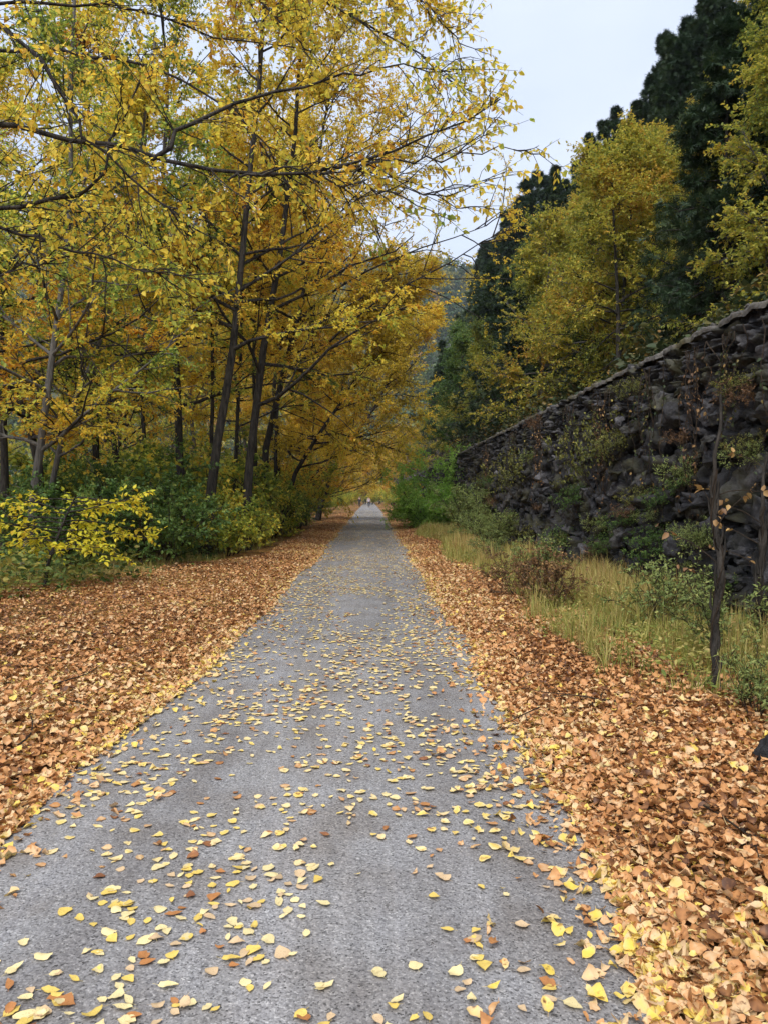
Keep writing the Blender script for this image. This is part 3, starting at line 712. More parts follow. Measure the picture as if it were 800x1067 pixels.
# ------------------------------------------------------------------ shrubs and undergrowth, left
rng = np.random.default_rng(40)
bA = bush(rng, 2.2, 1.3, 16, 7, 5, 12, .085, tb=-.05)
bB = bush(rng, 1.5, 1.2, 14, 7, 5, 11, .09, tb=.15)
bC = bush(rng, 3.6, 2.3, 18, 9, 6, 12, .13, tb=.1, twig=.5)
b1 = bush_thing('shrub', 'dark green shrub behind the yellow sapling, at the feet of the leaning trunks', 'shrub', bA, M['green'], (-4.75, 17.2, 0))
b2 = bush_thing('shrub', 'low light green shrub at the foot of the thickest path edge trunk', 'shrub', bB, M['mixed'], (-3.9, 20.6, 0))
b3 = bush_thing('shrub', 'tall leafy green shrub right of the trunks at the left path edge', 'shrub', bC, M['mixed'], (-4.0, 39, 0))
shr = [(b1, -6.3, 16.0, .95, 'dark green shrub between the yellow sapling and the leaning trunks'), (b1, -5.6, 19.5, 1.25, 'tallest dark green shrub in front of the straight dark trunk'),
       (b1, -7.8, 19.0, 1.1, 'dark green shrub below the grey barked tree'), (b2, -5.0, 22.5, 1.3, 'light green shrub behind the trunk that leans towards the path'), (b2, -3.9, 24.5, .9, 'small light green shrub beside the slender pole like tree'),
       (b1, -9.2, 21.5, 1.1, 'dark green shrub at the left margin among the trunks'), (b1, -6.8, 24.5, 1.3, 'dark green shrub deep between the dark trunks'), (b3, -6.2, 36, .9, 'leafy green shrub in the shade behind the golden tree'),
       (b3, -5.0, 47, .8, 'leafy green shrub second along the left path edge'), (b3, -5.0, 60, .75, 'leafy green shrub third along the left path edge'), (b3, -4.9, 78, .75, 'leafy green shrub fourth along the left path edge'),
       (b1, -3.8, 33, 1.0, 'small dark shrub nearest the path below the tall leafy shrub'), (b2, -9.0, 25, 1.3, 'pale green shrub far back among the left trunks'),
       (b2, -7.0, 29, 1.4, 'pale green shrub behind the dark shrubs, centre of the left woods'), (b3, -4.9, 98, .75, 'leafy green shrub fifth along the left path edge'), (b3, -4.8, 125, .75, 'leafy green shrub last along the left path edge'),
       (b2, -5.4, 26.5, 2.0, 'tall pale green shrub filling the gap between the path edge trunks'), (b2, -7.6, 22.0, 1.8, 'tall pale green shrub behind the tallest dark green shrub'), (b2, -9.8, 28.0, 2.2, 'tall pale green shrub deep behind the grey barked tree'), (b3, -6.6, 31.0, 1.0, 'tall light green shrub behind the thick path edge trunks'), (b2, -3.9, 29.5, 1.3, 'light green shrub beyond the thick trunks beside the path'),
       (b1, -11, 24, 1.4, 'dark green shrub behind the left margin trunks'), (b3, -11, 33, .9, 'leafy shrub deep in the left woods'), (b3, -9, 45, 1., 'leafy shrub deepest in the left woods')]
for s, x, y, sc, lab in shr:
    copy_tree(s, (x, y, float(gh(x, y))), rng.uniform(0, 6.28), sc, lab)
# far end closing shrubs
for k, (x, y, sc) in enumerate([(4.6, 140, 1.0), (-4.8, 150, .9), (.2, 187, 1.0), (4.6, 184, 1.2), (-4.6, 186, 1.2)]):
    copy_tree(b3, (x, y, float(gh(x, y))), rng.uniform(0, 6.28), sc, 'dark leafy shrub around the far end of the path', 'shrubs around the far end of the path')

# yellow sapling
rng = np.random.default_rng(8)
def sapling():
    e = empty('sapling', (-5.45, 13.0, float(gh(-5.45, 13)))); tag(e, 'bright yellow leaved sapling spreading flat sprays at the left woodland edge', 'sapling')
    tp = np.array([[0, 0, -.05], [.06, 0, .4], [.2, .02, .8], [.33, .05, 1.15], [.5, .05, 1.5]])
    wood = [tubes(np.stack([np.interp(np.linspace(0, 4, 10), range(5), tp[:, j]) for j in range(3)], 1)[None], np.linspace(.035, .012, 10)[None], 6)]
    nb = 26; t = np.linspace(.3, 1, nb); ang = np.where(np.arange(nb) % 2, 0, math.pi) + rng.normal(0, .75, nb)
    p, T = along(tp[None], np.zeros(nb, int), t)
    d = np.stack([np.cos(ang), np.sin(ang) * .9, np.full(len(t), .10)], 1)
    LL = rng.uniform(.7, 1.95, len(t)); l1 = sweep(rng, p, d, LL, 8, .07, -.01)
    wood.append(tubes(l1, np.linspace(.014, .004, 8)[None] * np.ones((len(t), 1)), 5))
    i2 = np.repeat(np.arange(len(t)), 9); p2, T2 = along(l1, i2, rng.uniform(.2, 1, len(i2)))
    l2 = sweep(rng, p2, side_dirs(rng, T2, rng.uniform(.5, 1., len(i2)), .15), rng.uniform(.2, .5, len(i2)), 5, .1, -.03)
    wood.append(tubes(l2, np.full((len(l2), 5), .004), 3))
    fol = spray(rng, l2, 8, .092, .2, LEAF, None, 1.05, .05, .2, .3)
    V, F, T = join(wood); link('trunk', make_mesh('trunk', V, F, M['bark'], None, True), e)
    V, F, T = join([fol]); link('crown', make_mesh('crown', V, F, M['sapling'], T), e)
sapling()

# undergrowth: ground cover mass of the left woods and of the slope
def ground_cover(n, xr, yr, hf, size, seed, lo=.05, hi=.5, mask=None):
    rng = np.random.default_rng(seed)
    x = rng.uniform(*xr, n); y = yr[0] + (yr[1] - yr[0]) * rng.uniform(0, 1, n) ** 1.4
    if mask is not None:
        k = mask(x, y); x, y = x[k], y[k]
    n = len(x)
    c = fbm(np.stack([x * .45, y * .45, 0 * x], -1), seed, 3); keep = c > -.25; x, y, c = x[keep], y[keep], c[keep]; n = len(x)
    z = hf(x, y) + rng.uniform(lo, hi, n) * np.clip(.5 + c, .25, 1.3)
    d = norm(rng.normal(0, 1, (n, 3)) * np.array([1, 1, .4])); nr = np.array([0, 0, 1.]) + rng.normal(0, .5, (n, 3))
    t = np.clip(.5 + .3 * c + rng.normal(0, .2, n), .01, .99)
    return leaves(np.stack([x, y, z], 1), d, nr, rng.uniform(.6, 1.3, n) * size, t)
a = ground_cover(60000, (-17, -3.4), (11.5, 50), gh, .11, 61, .02, .55, lambda x, y: (x < -3.5 - .9 * np.exp(-(y - 12) / 4) * 1.5 - .25 * np.sin(y * .7)) & (x > -.55 * y - 2))
o = link('undergrowth', make_mesh('undergrowth', a[0], a[1], M['floor'], a[2])); tag(o, 'green leafy undergrowth covering the floor of the left woods', 'undergrowth', kind='stuff')

# ------------------------------------------------------------------ right side: bushes by the wall
rng = np.random.default_rng(51)
gb = bush(rng, 4.0, 2.5, 52, 11, 7, 11, .125, twig=.5, flat=.9, tb=0., wide=.62, droop=0, tv=.2, low=.12)
bush_thing('bush', 'big rounded bright green bush at the right path edge before the wall end', 'bush', gb, M['bright'], (3.65, 39.5, 0))
sb = bush(rng, 2.0, 1.1, 18, 9, 5, 10, .085, twig=.35, flat=.9, tb=.1, wide=.6, droop=0)
sbt = bush_thing('bush', 'pale sage green bush between the big green bush and the wall', 'bush', sb, M['sage'], (3.75, 27.5, .1))
copy_tree(sbt, (3.5, 22.5, .15), 1.2, (.75, .75, .55), 'low pale green weedy bush in front of the sage bush by the wall')
copy_tree(b3, (3.9, 62, 0), 2.0, .7, 'dark leafy bush behind the big bright green bush')
copy_tree(b3, (4.0, 82, 0), 4.0, .8, 'dark leafy bush right of the path, second behind the big green bush')
# plants on the wall
wp = [(625, 470, .95, 'mixed', 'olive creeper plant hanging in the middle of the wall face', 1.5), (540, 492, 1.0, 'mixed', 'yellow green plant on the wall above the sage bush', 1.4), (645, 462, .5, 'mixed', 'small olive plant beside the hanging creeper on the wall', 1),
      (712, 492, .42, 'sage', 'yellow green fern like plant on the wall left of the thin dead tree', 1.2), (712, 455, .3, 'russet', 'small rusty brown plant high on the wall left of the thin dead tree', .7),
      (585, 565, .7, 'green', 'dark green plant at the foot of the wall behind the grass', 1), (683, 575, .5, 'green', 'dark green weed low on the wall left of the thin dead tree', 1), (560, 440, .4, 'russet', 'brown dry plant under the parapet of the wall', 1),
      (690, 520, .35, 'green', 'small dark fern in a joint of the wall', 1), (770, 400, .35, 'mixed', 'little plant just under the parapet near the dark block', .8), (600, 520, .55, 'green', 'dark weed low on the wall below the hanging creeper', 1), (660, 405, .4, 'mixed', 'tuft growing right under the parapet of the wall', 1.0),
      (735, 560, .4, 'sage', 'pale leafy weed on the wall beside the thin dead tree', 1.0), (505, 500, .6, 'mixed', 'yellowish plant at the far end of the wall face', 1.0)]
_r = np.random.default_rng(303)
for k in range(46):
    dd = 8.6 + 30 * _r.uniform() ** 1.4; zz_ = _r.uniform(.5, 3.2) if k < 26 else _r.uniform(.25, 1.2); px = 385 + 802 * 4.25 / dd; py = 519 - 802 * (zz_ - 1.6) / dd
    mt = ['mixed', 'green', 'sage', 'russet', 'green'][k % 5]; hgt_ = 'under the parapet' if zz_ > 2.3 else 'halfway up the wall' if zz_ > 1.3 else 'low on the wall'
    far_ = 'near the dead trees' if dd < 12 else 'along its middle stretch' if dd < 20 else 'towards its far end'
    wp.append((px, py, _r.uniform(.22, .5), mt, f'{dict(mixed="olive", green="dark green", sage="pale green", russet="rusty brown")[mt]} tuft in a joint {hgt_}, {far_}', _r.uniform(.6, 1.1)))
pr = {}
for kq, (px, py, H, mt, lab, el) in enumerate(wp):
    d = 802 * 4.25 / (px - 385); q = P(px, py, d)
    if mt not in pr:
        pr[mt] = bush_thing('wall_plant', lab, 'plant', bush(np.random.default_rng(len(mt) * 3 + 1), 1.0, .75, 11, 5, 4, 6, .06, twig=.25, flat=.9, r=.008, up=.9), M['wallplant'] if mt == 'mixed' else M[mt], (0, 0, 0)); t = pr[mt]
    else: t = copy_tree(pr[mt], (0, 0, 0), 0, 1, lab, lab.split(' tuft')[0] + ' tufts ' + lab.split(' joint ')[1] if kq >= 14 else None)
    t.location = (4.22, d, q[2] - H * el * .5); t.rotation_euler = (0, -.25, rng.uniform(0, .01)); t.scale = (H * .8, H, H * el)

# dry vines trailing down the wall face
_r = np.random.default_rng(404)
for k, y0 in enumerate([8.9, 10.2, 11.8, 14.0, 16.5, 19.5, 23.0, 28.0]):
    parts = []; ends = []
    for j in range(9):
        yy0 = y0 + _r.normal(0, .35); L_ = _r.uniform(.8, 2.4); m_ = 14
        q = np.stack([WX - .12 - .10 * np.abs(np.sin(np.linspace(0, 5, m_) + j)) , yy0 + np.cumsum(_r.normal(0, .05, m_)), 3.55 - np.linspace(0, L_, m_)], 1)
        parts.append(tubes(q[None], np.linspace(.007, .003, m_)[None], 4)); ends.append(q[None])
    e = empty('vine', (WX - .1, y0, 3.5)); tag(e, f'dry leafy vine trailing down from the parapet, {ordn[k]} along the wall from the dead trees', 'vine')
    V, F, T = join(parts); link('stems', make_mesh('stems', V - np.array([WX - .1, y0, 3.5]), F, M['stem'], None, True), e)
    tw = np.concatenate(ends); fl = spray(_r, tw, 16, .055, .9, LEAF, None, 1, 0, .25, .8)
    link('foliage', make_mesh('foliage', fl[0] - np.array([WX - .1, y0, 3.5]), fl[1], M['russet'] if k % 2 else M['brush'], fl[2]), e)
# grass on the right verge
def blades(n, xf, yr, hf, Hr, seed, mask, lean=.5, w=.0026):
    rng = np.random.default_rng(seed)
    y = yr[0] + (yr[1] - yr[0]) * rng.uniform(0, 1, n) ** 1.5; x = xf[0] + (xf[1] - xf[0]) * rng.uniform(0, 1, n)
    c = fbm(np.stack([x * 1.1, y * 1.1, 0 * x], -1), seed, 3)
    k = mask(x, y, c, rng); x, y, c = x[k], y[k], c[k]; n = len(x)
    # gather in tufts
    gx = np.round(x / .13) * .13; gy = np.round(y / .13) * .13; jit = vnoise(np.stack([gx * 9, gy * 9, 0 * gx], -1), 4) * .08
    x = x * .62 + (gx + jit) * .38; y = y * .62 + (gy - jit) * .38
    H = (Hr[0] + (Hr[1] - Hr[0]) * rng.uniform(0, 1, n) ** 1.6) * (1 + .9 * c); az = rng.uniform(0, 6.283, n); ln = np.abs(rng.normal(0, lean, n))
    b = np.stack([x, y, hf(x, y) - .02], 1)
    dr = np.stack([np.cos(az), np.sin(az), 0 * az], 1); sd = np.stack([-np.sin(az), np.cos(az), 0 * az], 1)
    ww = w * rng.uniform(.6, 1.6, n) * (1 + y * .05)
    rowz = np.array([0, .4, .75, 1.0]); rowx = np.array([0, .12, .45, 1.0]); wd = np.array([1, .85, .55, .12])
    V = np.empty((n, 4, 2, 3))
    for r in range(4):
        c0 = b + dr * (H * ln * rowx[r])[:, None]; c0[:, 2] += H * rowz[r] * (1 - .3 * ln * rowx[r])
        V[:, r, 0] = c0 - sd * (ww * wd[r])[:, None]; V[:, r, 1] = c0 + sd * (ww * wd[r])[:, None]
    i = np.arange(n)[:, None] * 8 + np.array([0, 2, 4])[None]; i = i.ravel()
    F = np.stack([i, i + 1, i + 3, i + 2], 1)
    t = np.clip(.5 + .35 * c + rng.normal(0, .22, n), .01, .99)
    return V.reshape(-1, 3), [F], np.repeat(t, 8)
M['grass'] = leaf_mat('verge_grass', [(0, (.11, .17, .035)), (.25, (.22, .26, .055)), (.5, (.38, .36, .09)), (.75, (.52, .43, .16)), (1, (.42, .27, .10))], .4, .6, 0)
def gmask(x, y, c, rng):
    lim = 2.15 + .25 * np.sin(y * .55) + .9 * np.clip((6.6 - y) / 1.2, 0, 1.6) + .35 * c
    return (x > lim) & (rng.uniform(0, 1, len(x)) < .75 + .5 * c)
a = blades(120000, (1.7, 4.35), (4.9, 40), gh, (.05, .37), 71, gmask)
rw = np.random.default_rng(73); nw = 30000; yw = 5.0 + 30 * rw.uniform(0, 1, nw) ** 1.6; xw = rw.uniform(1.9, 4.3, nw); cw = fbm(np.stack([xw * 1.3, yw * 1.3, 0 * xw], -1), 74, 3)
kw = gmask(xw, yw, cw, rw) & (cw > -.15); xw, yw, cw = xw[kw], yw[kw], cw[kw]; nw = len(xw)
wl = leaves(np.stack([xw, yw, gh(xw, yw) + rw.uniform(0, .34, nw) * np.clip(.5 + cw, .2, 1.2)], 1), rw.normal(0, 1, (nw, 3)) * [1, 1, .5], np.array([0, 0, 1.]) + rw.normal(0, .6, (nw, 3)), rw.uniform(.025, .065, nw), np.clip(.3 + .3 * cw + rw.normal(0, .25, nw), .01, .99), LEAF, .8)
a = join([a, wl])
o = link('grass', make_mesh('grass', a[0], a[1], M['grass'], a[2])); tag(o, 'tall yellow green grass between the right verge and the wall', 'grass', kind='stuff')
a = blades(34000, (-7.4, -2.6), (11.2, 34), gh, (.06, .24), 72, lambda x, y, c, rng: (x < -3.1 - 3.0 * np.exp(-(y - 12) / 5)) & (c > -.2))
o = link('grass', make_mesh('grass', a[0], a[1], M['grass'], a[2])); tag(o, 'short grass along the edge of the left woods', 'grass', kind='stuff')
# weeds in the grass
wd = bush(np.random.default_rng(3), .75, .55, 14, 6, 4, 5, .05, twig=.15, flat=.9, r=.006, wide=.7)
wt = bush_thing('weed', 'reddish brown dried weed at the edge of the tall grass', 'weed', wd, M['russet'], (2.55, 10.6, .1))
copy_tree(wt, (2.35, 11.9, .1), 2., .9, 'smaller reddish brown weed behind the first at the edge of the grass')
wg = bush_thing('weed', 'green leafy weed standing in the middle of the tall grass', 'weed', wd, M['sage'], (3.1, 13.6, .12))
copy_tree(wg, (2.9, 18.0, .12), 1., .9, 'green weed in the grass near the foot of the sage bush')
copy_tree(wg, (3.5, 9.2, .12), 3., 1.0, 'green weed in the tall grass beside the thin dead tree')
copy_tree(wg, (2.72, 5.35, .08), 4., .62, 'low green weed behind the dark stone at the right margin')
copy_tree(wg, (3.4, 7.3, .12), 5., .9, 'leafy weed at the right margin in front of the wall')

# ------------------------------------------------------------------ thin dead trees with vines
def dead_tree(label, px, py, d, top, seed, r0):
    rng = np.random.default_rng(seed)
    b = P(px, py, d); b[2] = float(gh(b[0], b[1])); H = P(px, top, d)[2] - b[2]
    e = empty('dead_tree', tuple(b)); tag(e, label, 'dead tree')
    K = 30; u = np.linspace(0, 1, K)
    c = np.stack([.03 * fbm(np.stack([u * 5, 0 * u, 0 * u], -1), seed, 3) + .02 * u, .04 * fbm(np.stack([u * 5, 0 * u + 9, 0 * u], -1), seed, 3), u * H - .04], 1); c[0, :2] = 0
    r = r0 * (1 - .72 * u) * (1 + .16 * fbm(np.stack([u * 26, 0 * u, 0 * u], -1), seed + 3, 2)); r[0] *= 1.9; r[1] *= 1.25
    wood = [tubes(c[None], r[None], 9)]
    for k in range(5):   # roots
        a = k * 1.3 + rng.uniform(0, .6); q = np.array([[0, 0, .12], [math.cos(a) * .06, math.sin(a) * .06, .05], [math.cos(a) * .16, math.sin(a) * .16, -.02]])
        wood.append(tubes(q[None], np.array([[r0 * .5, r0 * .42, r0 * .2]]), 6))
    for k in range(26):   # loose bark strips
        t = rng.uniform(.02, .7); a = rng.uniform(0, 6.28); p0 = np.array([np.interp(t, u, c[:, j]) for j in range(3)]); rr = np.interp(t, u, r)
        dv = np.array([math.cos(a), math.sin(a), 0]); q = np.array([p0 + dv * rr * .95, p0 + dv * (rr + .012) + [0, 0, rng.uniform(.04, .1)], p0 + dv * (rr + rng.uniform(.005, .03)) + [0, 0, rng.uniform(.12, .2)]])
        wood.append(tubes(q[None], np.array([[.012, .012, .003]]), 4))
    V, F, T = join(wood); link('trunk', make_mesh('trunk', V, F, M['bark'], None, True), e)
    br = []
    tws = []
    for k in range(6):
        t = rng.uniform(.35, .95); p0 = np.array([[np.interp(t, u, c[:, j]) for j in range(3)]]); a = rng.uniform(0, 6.28)
        q = sweep(rng, p0, np.array([[math.cos(a), math.sin(a), .5]]), np.array([rng.uniform(.25, .7)]), 7, .2, 0); br.append(tubes(q, np.linspace(.006, .002, 7)[None], 4)); tws.append(q[:, 3:])
    V, F, T = join(br); link('branches', make_mesh('branches', V, F, M['stem'], None, True), e)
    vs = []
    for k in range(2):   # clinging vine
        w = np.linspace(0, .75, 40); a = w * (16 + 5 * k) + k * 2
        q = np.stack([np.interp(w, u, c[:, j]) for j in range(3)], 1); rr = np.interp(w, u, r) + .004
        q[:, 0] += np.cos(a) * rr; q[:, 1] += np.sin(a) * rr; vs.append(tubes(q[None], np.full((1, 40), .007), 5))
    V, F, T = join(vs); link('vine', make_mesh('vine', V, F, M['stem'], None, True), e)
    fl = spray(rng, np.concatenate(tws), 5, .07, .8, LEAF, None, 1, .1, .2, .8)
    link('withered_leaves', make_mesh('withered_leaves', fl[0], fl[1], M['russet'], fl[2]), e)
dead_tree('thin dead tree with shaggy dark bark rising from the leaves in front of the wall', 747, 728, 6.2, 405, 5, .037)
dead_tree('slim dark dead trunk at the right margin, partly cut by the frame', 796, 690, 7.3, 470, 9, .042)

# stones at the right margin
V, F, T = rocks(np.array([[0, 0, .09]]), np.array([[.14, .11, .13]]), .3, 11, np.random.default_rng(2), .3)
o = link('stone', make_mesh('stone', V, F, M['stone'], T, True), None, (2.44, 4.42, .02)); tag(o, 'dark angular stone half buried in leaves at the right margin', 'stone')
V, F, T = rocks(np.array([[0, 0, .05]]), np.array([[.12, .07, .07]]), .3, 9, np.random.default_rng(4), .3)
o = link('stone', make_mesh('stone', V, F, M['parapet'], T, True), None, (-4.6, 9.3, .05)); tag(o, 'small pale stone among the leaves left of the path', 'stone')

# ------------------------------------------------------------------ hillside trees
rng = np.random.default_rng(23)
def straight(H, lean=0): return [(0, 0, -.3), (lean * .3, 0, H * .4), (lean, 0, H)]
def conifer(rng, H, Rr, n1=70, leaf=.34, nl=9):
    return grow(rng, straight(H), .16, .02, .10, n1, (Rr * 1.25, .05), (-.15, .35), 7, 4, nl, leaf, grav=-.012, twig=.36, shape=FROND, wide=1.0, tb=0, sec=.4, flat=.45, droop=.2)
cn1 = tree_thing('conifer', 'x', 'conifer', *conifer(rng, 13, 2.8), M['bark'], M['conifer'])
cn2 = tree_thing('conifer', 'x', 'conifer', *conifer(rng, 11, 3.2, 60), M['bark'], M['conifer'])
hd1 = tree_thing('tree', 'x', 'tree', *grow(rng, straight(9, .6), .13, .02, .2, 30, (3.1, 1.0), (.05, .9), 8, 7, 16, .105, grav=.0, tb=.05, flat=.3, droop=.15), M['bark'], M['hill'])
hd2 = tree_thing('tree', 'x', 'tree', *grow(rng, straight(8, -.5), .11, .02, .15, 26, (2.8, .9), (.0, .8), 8, 7, 16, .105, grav=.0, tb=.15, flat=.3, droop=.15), M['greybark'], M['hill'])
hd3 = tree_thing('tree', 'x', 'tree', *grow(rng, straight(10, .3), .14, .02, .25, 32, (3.4, 1.1), (.1, .9), 8, 7, 16, .112, tb=-.15, flat=.35), M['bark'], M['hill'])
hd4 = tree_thing('tree', 'x', 'tree', *grow(rng, straight(9, .3), .14, .02, .15, 32, (3.2, 1.1), (.1, .9), 8, 7, 16, .112, tb=.0, flat=.35), M['bark'], M['green'])
used = set()
SIZE = {cn1.name: (13.3, 2.2), cn2.name: (11.3, 2.4), hd1.name: (10.0, 3.2), hd2.name: (9.0, 2.9), hd3.name: (11, 3.4), hd4.name: (10, 3.3)}
def put(src, x, y, sc, label, group=None, sky=False, fit=.89):
    z = float(hill_h(x, y)) - .15; rz = rng.uniform(0, 6.28)
    if x > 8.5 and y > 23 and not sky: fit = min(fit, .80)
    H, W = SIZE[src.name]; lim = lambda q: np.interp(q, [.06, .131, .156, .268, .337, .418, .6], [2.6, 2.3, 2.22, 1.72, 1.66, 1.5, 1.5])
    top = (1.6 + x * lim(x / y) * fit - z) / H
    xe = x - W * .8 * sc; side = (1.6 + xe * lim(xe / y) * fit - z) / (H * .6)
    sc = top if sky else max(.35, min(sc, top, side))
    if src.name not in used:
        used.add(src.name); src.location = (x, y, z); src.rotation_euler = (0, 0, rz); src.scale = (sc,) * 3
        src['label'] = label
        if group: src['group'] = group
        return src
    return copy_tree(src, (x, y, z), rz, sc, label, group)
# first row just behind the wall
A = [(hd1, 7.0, 21.5, .95, 'yellow green tree with a visible dark trunk just behind the middle of the wall top'), (hd2, 7.4, 26, 1.0, 'orange yellow tree behind the wall, left of the visible dark trunk'),
     (hd2, 6.8, 31, 1.0, 'pale orange tree lowest on the hillside above the middle of the wall'), (hd1, 9.4, 19.5, 1.05, 'large yellow tree filling the upper right of the hillside'),
     (hd1, 9.2, 25, 1.15, 'tall bright yellow tree in the centre of the hillside'), (hd3, 8.2, 15.2, .8, 'olive tree at the right margin above the wall'), (hd2, 10.5, 15.5, .9, 'yellow tree in the top right corner'),
     (hd1, 8.7, 37, 1.05, 'yellow tree at the lower left of the hillside, next to the dark conifers'), (hd3, 12.5, 23, 1.0, 'olive yellow tree high in the upper right, below the skyline'), (hd2, 12, 31, 1.05, 'golden tree below the skyline conifers'),
     (cn2, 6.9, 14.9, .55, 'dark evergreen just behind the wall at the right margin'), (cn2, 7.6, 16.0, .6, 'dark evergreen between the olive tree and the right margin'), (cn1, 8.0, 28.6, .42, 'dark evergreen behind the orange yellow trees'), (cn2, 6.9, 36, .6, 'dark evergreen above the middle of the wall top'),
     (cn2, 7.3, 42, .75, 'dark evergreen behind the far half of the wall'), (hd3, 6.8, 47, .7, 'small olive tree behind the far half of the wall'), (cn1, 7.8, 50, .85, 'dark evergreen behind the wall above the sage bush'),
     (hd4, 6.9, 56, .9, 'green leaved tree at the far end of the wall'), (cn1, 8.8, 60, .95, 'dark evergreen rising above the far end of the wall'), (hd2, 6.6, 66, .7, 'small yellow tree at the far end of the wall'),
     (hd4, 8.5, 72, 1.1, 'green tree on the skyline at the lower end of the hill'), (cn1, 7.5, 80, .95, 'dark conifer at the foot of the hill beyond the wall end'), (hd4, 10, 86, 1.2, 'large green tree on the lowest part of the skyline'), (hd1, 6.5, 92, .8, 'small yellow tree beyond the wall end'),
     (cn2, 8.8, 17.4, .7, 'dark evergreen behind the olive tree at the right margin'), (hd1, 7.6, 23.4, .9, 'bright yellow tree rising right behind the visible dark trunk')]
for s, x, y, sc, lab in A: put(s, x, y, sc, lab)
more = [(hd1, 8.6, 13.2, .8, 'olive yellow tree nearest the right margin, low on the hillside'), (hd2, 11.2, 12.8, .9, 'golden tree at the right margin halfway up the hillside'), (hd1, 12.8, 17.0, 1.0, 'yellow tree in the upper right, above the dark evergreens'),
        (hd3, 14.2, 20.5, 1.0, 'olive tree touching the top of the frame'), (hd1, 11.5, 21.0, .95, 'bright yellow tree between the two evergreens in the upper right'), (hd2, 15.5, 25.5, 1.0, 'golden tree just below the highest skyline conifers'),
        (cn2, 9.6, 13.9, .6, 'dark evergreen at the right margin between the olive yellow trees'), (hd1, 13.8, 29, 1.0, 'yellow tree under the highest skyline conifer'), (hd2, 6.6, 12.6, .6, 'small golden tree above the dark block of the wall'),
        (hd1, 10.6, 28.5, 1.0, 'lemon yellow tree behind the tall bright yellow tree'), (hd3, 17, 29, 1.0, 'olive tree half hidden under the ridge conifers near the top'), (cn1, 18, 31.5, .9, 'dark conifer on the ridge near the top of the frame'),
        (hd2, 15.5, 17.5, 1, 'golden tree at the top right corner of the slope'), (hd1, 18.5, 22.5, 1, 'yellow tree high above the top right corner'), (hd2, 10.2, 34, 1, 'golden tree in front of the skyline conifers'), (hd1, 11.5, 41, 1, 'yellow tree at the feet of the skyline conifers')]
for s, x, y, sc, lab in more: put(s, x, y, sc, lab)
for k in range(9):
    put([hd1, hd2, hd1][k % 3], 11.6 + .9 * (k % 3), 27.5 + 1.9 * k, 1.15, 'yellow tree below the ridge conifers near the top of the frame', 'yellow trees below the ridge conifers', False, .91)
# skyline conifers, from the top of the frame down
sk = [(13.6 + 2.6 * ((k * 7) % 5) / 4, 33.5 + 72 * (k / 37) ** 1.25, 1) for k in range(38)]
for k, (x, y, sc) in enumerate(sk):
    put(cn1 if k % 2 else cn2, x, y, sc, f'dark skyline conifer, {"near the top of the frame" if k < 12 else "halfway down the ridge" if k < 25 else "low on the ridge"}', f'skyline conifers {"near the top of the frame" if k < 12 else "halfway down the ridge" if k < 25 else "low on the ridge"}', True, rng.uniform(.88, 1.02))
# fill between
cnt = 0
for k in range(52):
    y = 20 + 90 * (k / 52) + rng.uniform(-2, 2); x = rng.uniform(9.5, 14.5) if k % 3 else rng.uniform(17, 27)
    q = rng.uniform()
    if y > 45: src = cn1 if q < .3 else cn2 if q < .6 else hd4 if q < .75 else hd3
    else: src = hd3 if q < .12 else hd1 if q < .5 else hd2 if q < .8 else hd3
    kl = {cn1.name: 'dark conifer', cn2.name: 'dark conifer', hd4.name: 'green tree', hd3.name: 'olive tree', hd1.name: 'yellow tree', hd2.name: 'golden tree'}[src.name]
    where = 'crowded on the middle of the hillside' if k % 3 else 'high on the slope near the ridge'
    put(src, x, y, rng.uniform(.7, 1.05), f'{kl} {where} among its like', f'{kl}s {where}')
# brush on the slope
a = ground_cover(110000, (5.0, 22), (9, 75), hill_h, .17, 63, .02, 1.2)
a2 = ground_cover(60000, (4.9, 13), (8, 30), hill_h, .12, 64, .02, .9); a = join([a, a2])
o = link('undergrowth', make_mesh('undergrowth', a[0], a[1], M['brush'], a[2])); tag(o, 'dark brush covering the hillside above the wall', 'undergrowth', kind='stuff')

# ------------------------------------------------------------------ fallen leaves
def dead_leaf_shape(seed, curl=1.0):
    """curled ovate leaf with a short stalk, 15+4 verts"""
    r = np.random.default_rng(seed)
    rows = np.array([0, .10, .26, .45, .65, .84, 1.0]); fam = seed % 5
    wd = np.array([[.04, .22, .36, .40, .31, .15, .01], [.05, .27, .40, .43, .37, .20, .02], [.03, .12, .20, .23, .20, .11, .01],
                   [.06, .25, .33, .36, .31, .24, .12], [.04, .30, .41, .36, .25, .12, .01]][fam]) * r.uniform(.82, 1.1)
    cup = r.uniform(-.5, .85); bendl = r.uniform(-.5, .9); tw = r.uniform(-.6, .6); cup *= curl; bendl *= curl; tw *= curl; V = []
    for k, y in enumerate(rows):
        lr = r.normal(0, .09, 2)
        for s in (-1, 0, 1):
            x = s * wd[k] * (1 + lr[(s + 1) // 2]) + .05 * math.sin(y * 3 + seed); z = cup * (x * x) * 3 + bendl * (y - .5) ** 2 * 1.2 + tw * x * (y - .4) + r.normal(0, .028) * (.4 + curl) - (.025 if s == 0 else 0)
            V.append([x, y - .5 + r.normal(0, .015) * abs(s), z])
    F = []
    for k in range(6):
        for s in (0, 1): i = k * 3 + s; F.append([i, i + 1, i + 4, i + 3])
    z0 = V[1][2]; q = r.uniform(-.12, .12)
    V += [[-.014, -.5, z0], [.014, -.5, z0], [q + .01, -.80, z0 + .02], [q - .01, -.80, z0 + .02]]; F.append([21, 22, 23, 24])
    V = np.array(V); V[:, 2] -= V[:, 2].min()
    off = np.array([[-.07, .03, -.07][i % 3] for i in range(21)] + [-.2] * 4) + r.normal(0, .05, 25)
    return V, np.array(F), off
SH = [dead_leaf_shape(s) for s in range(20)]
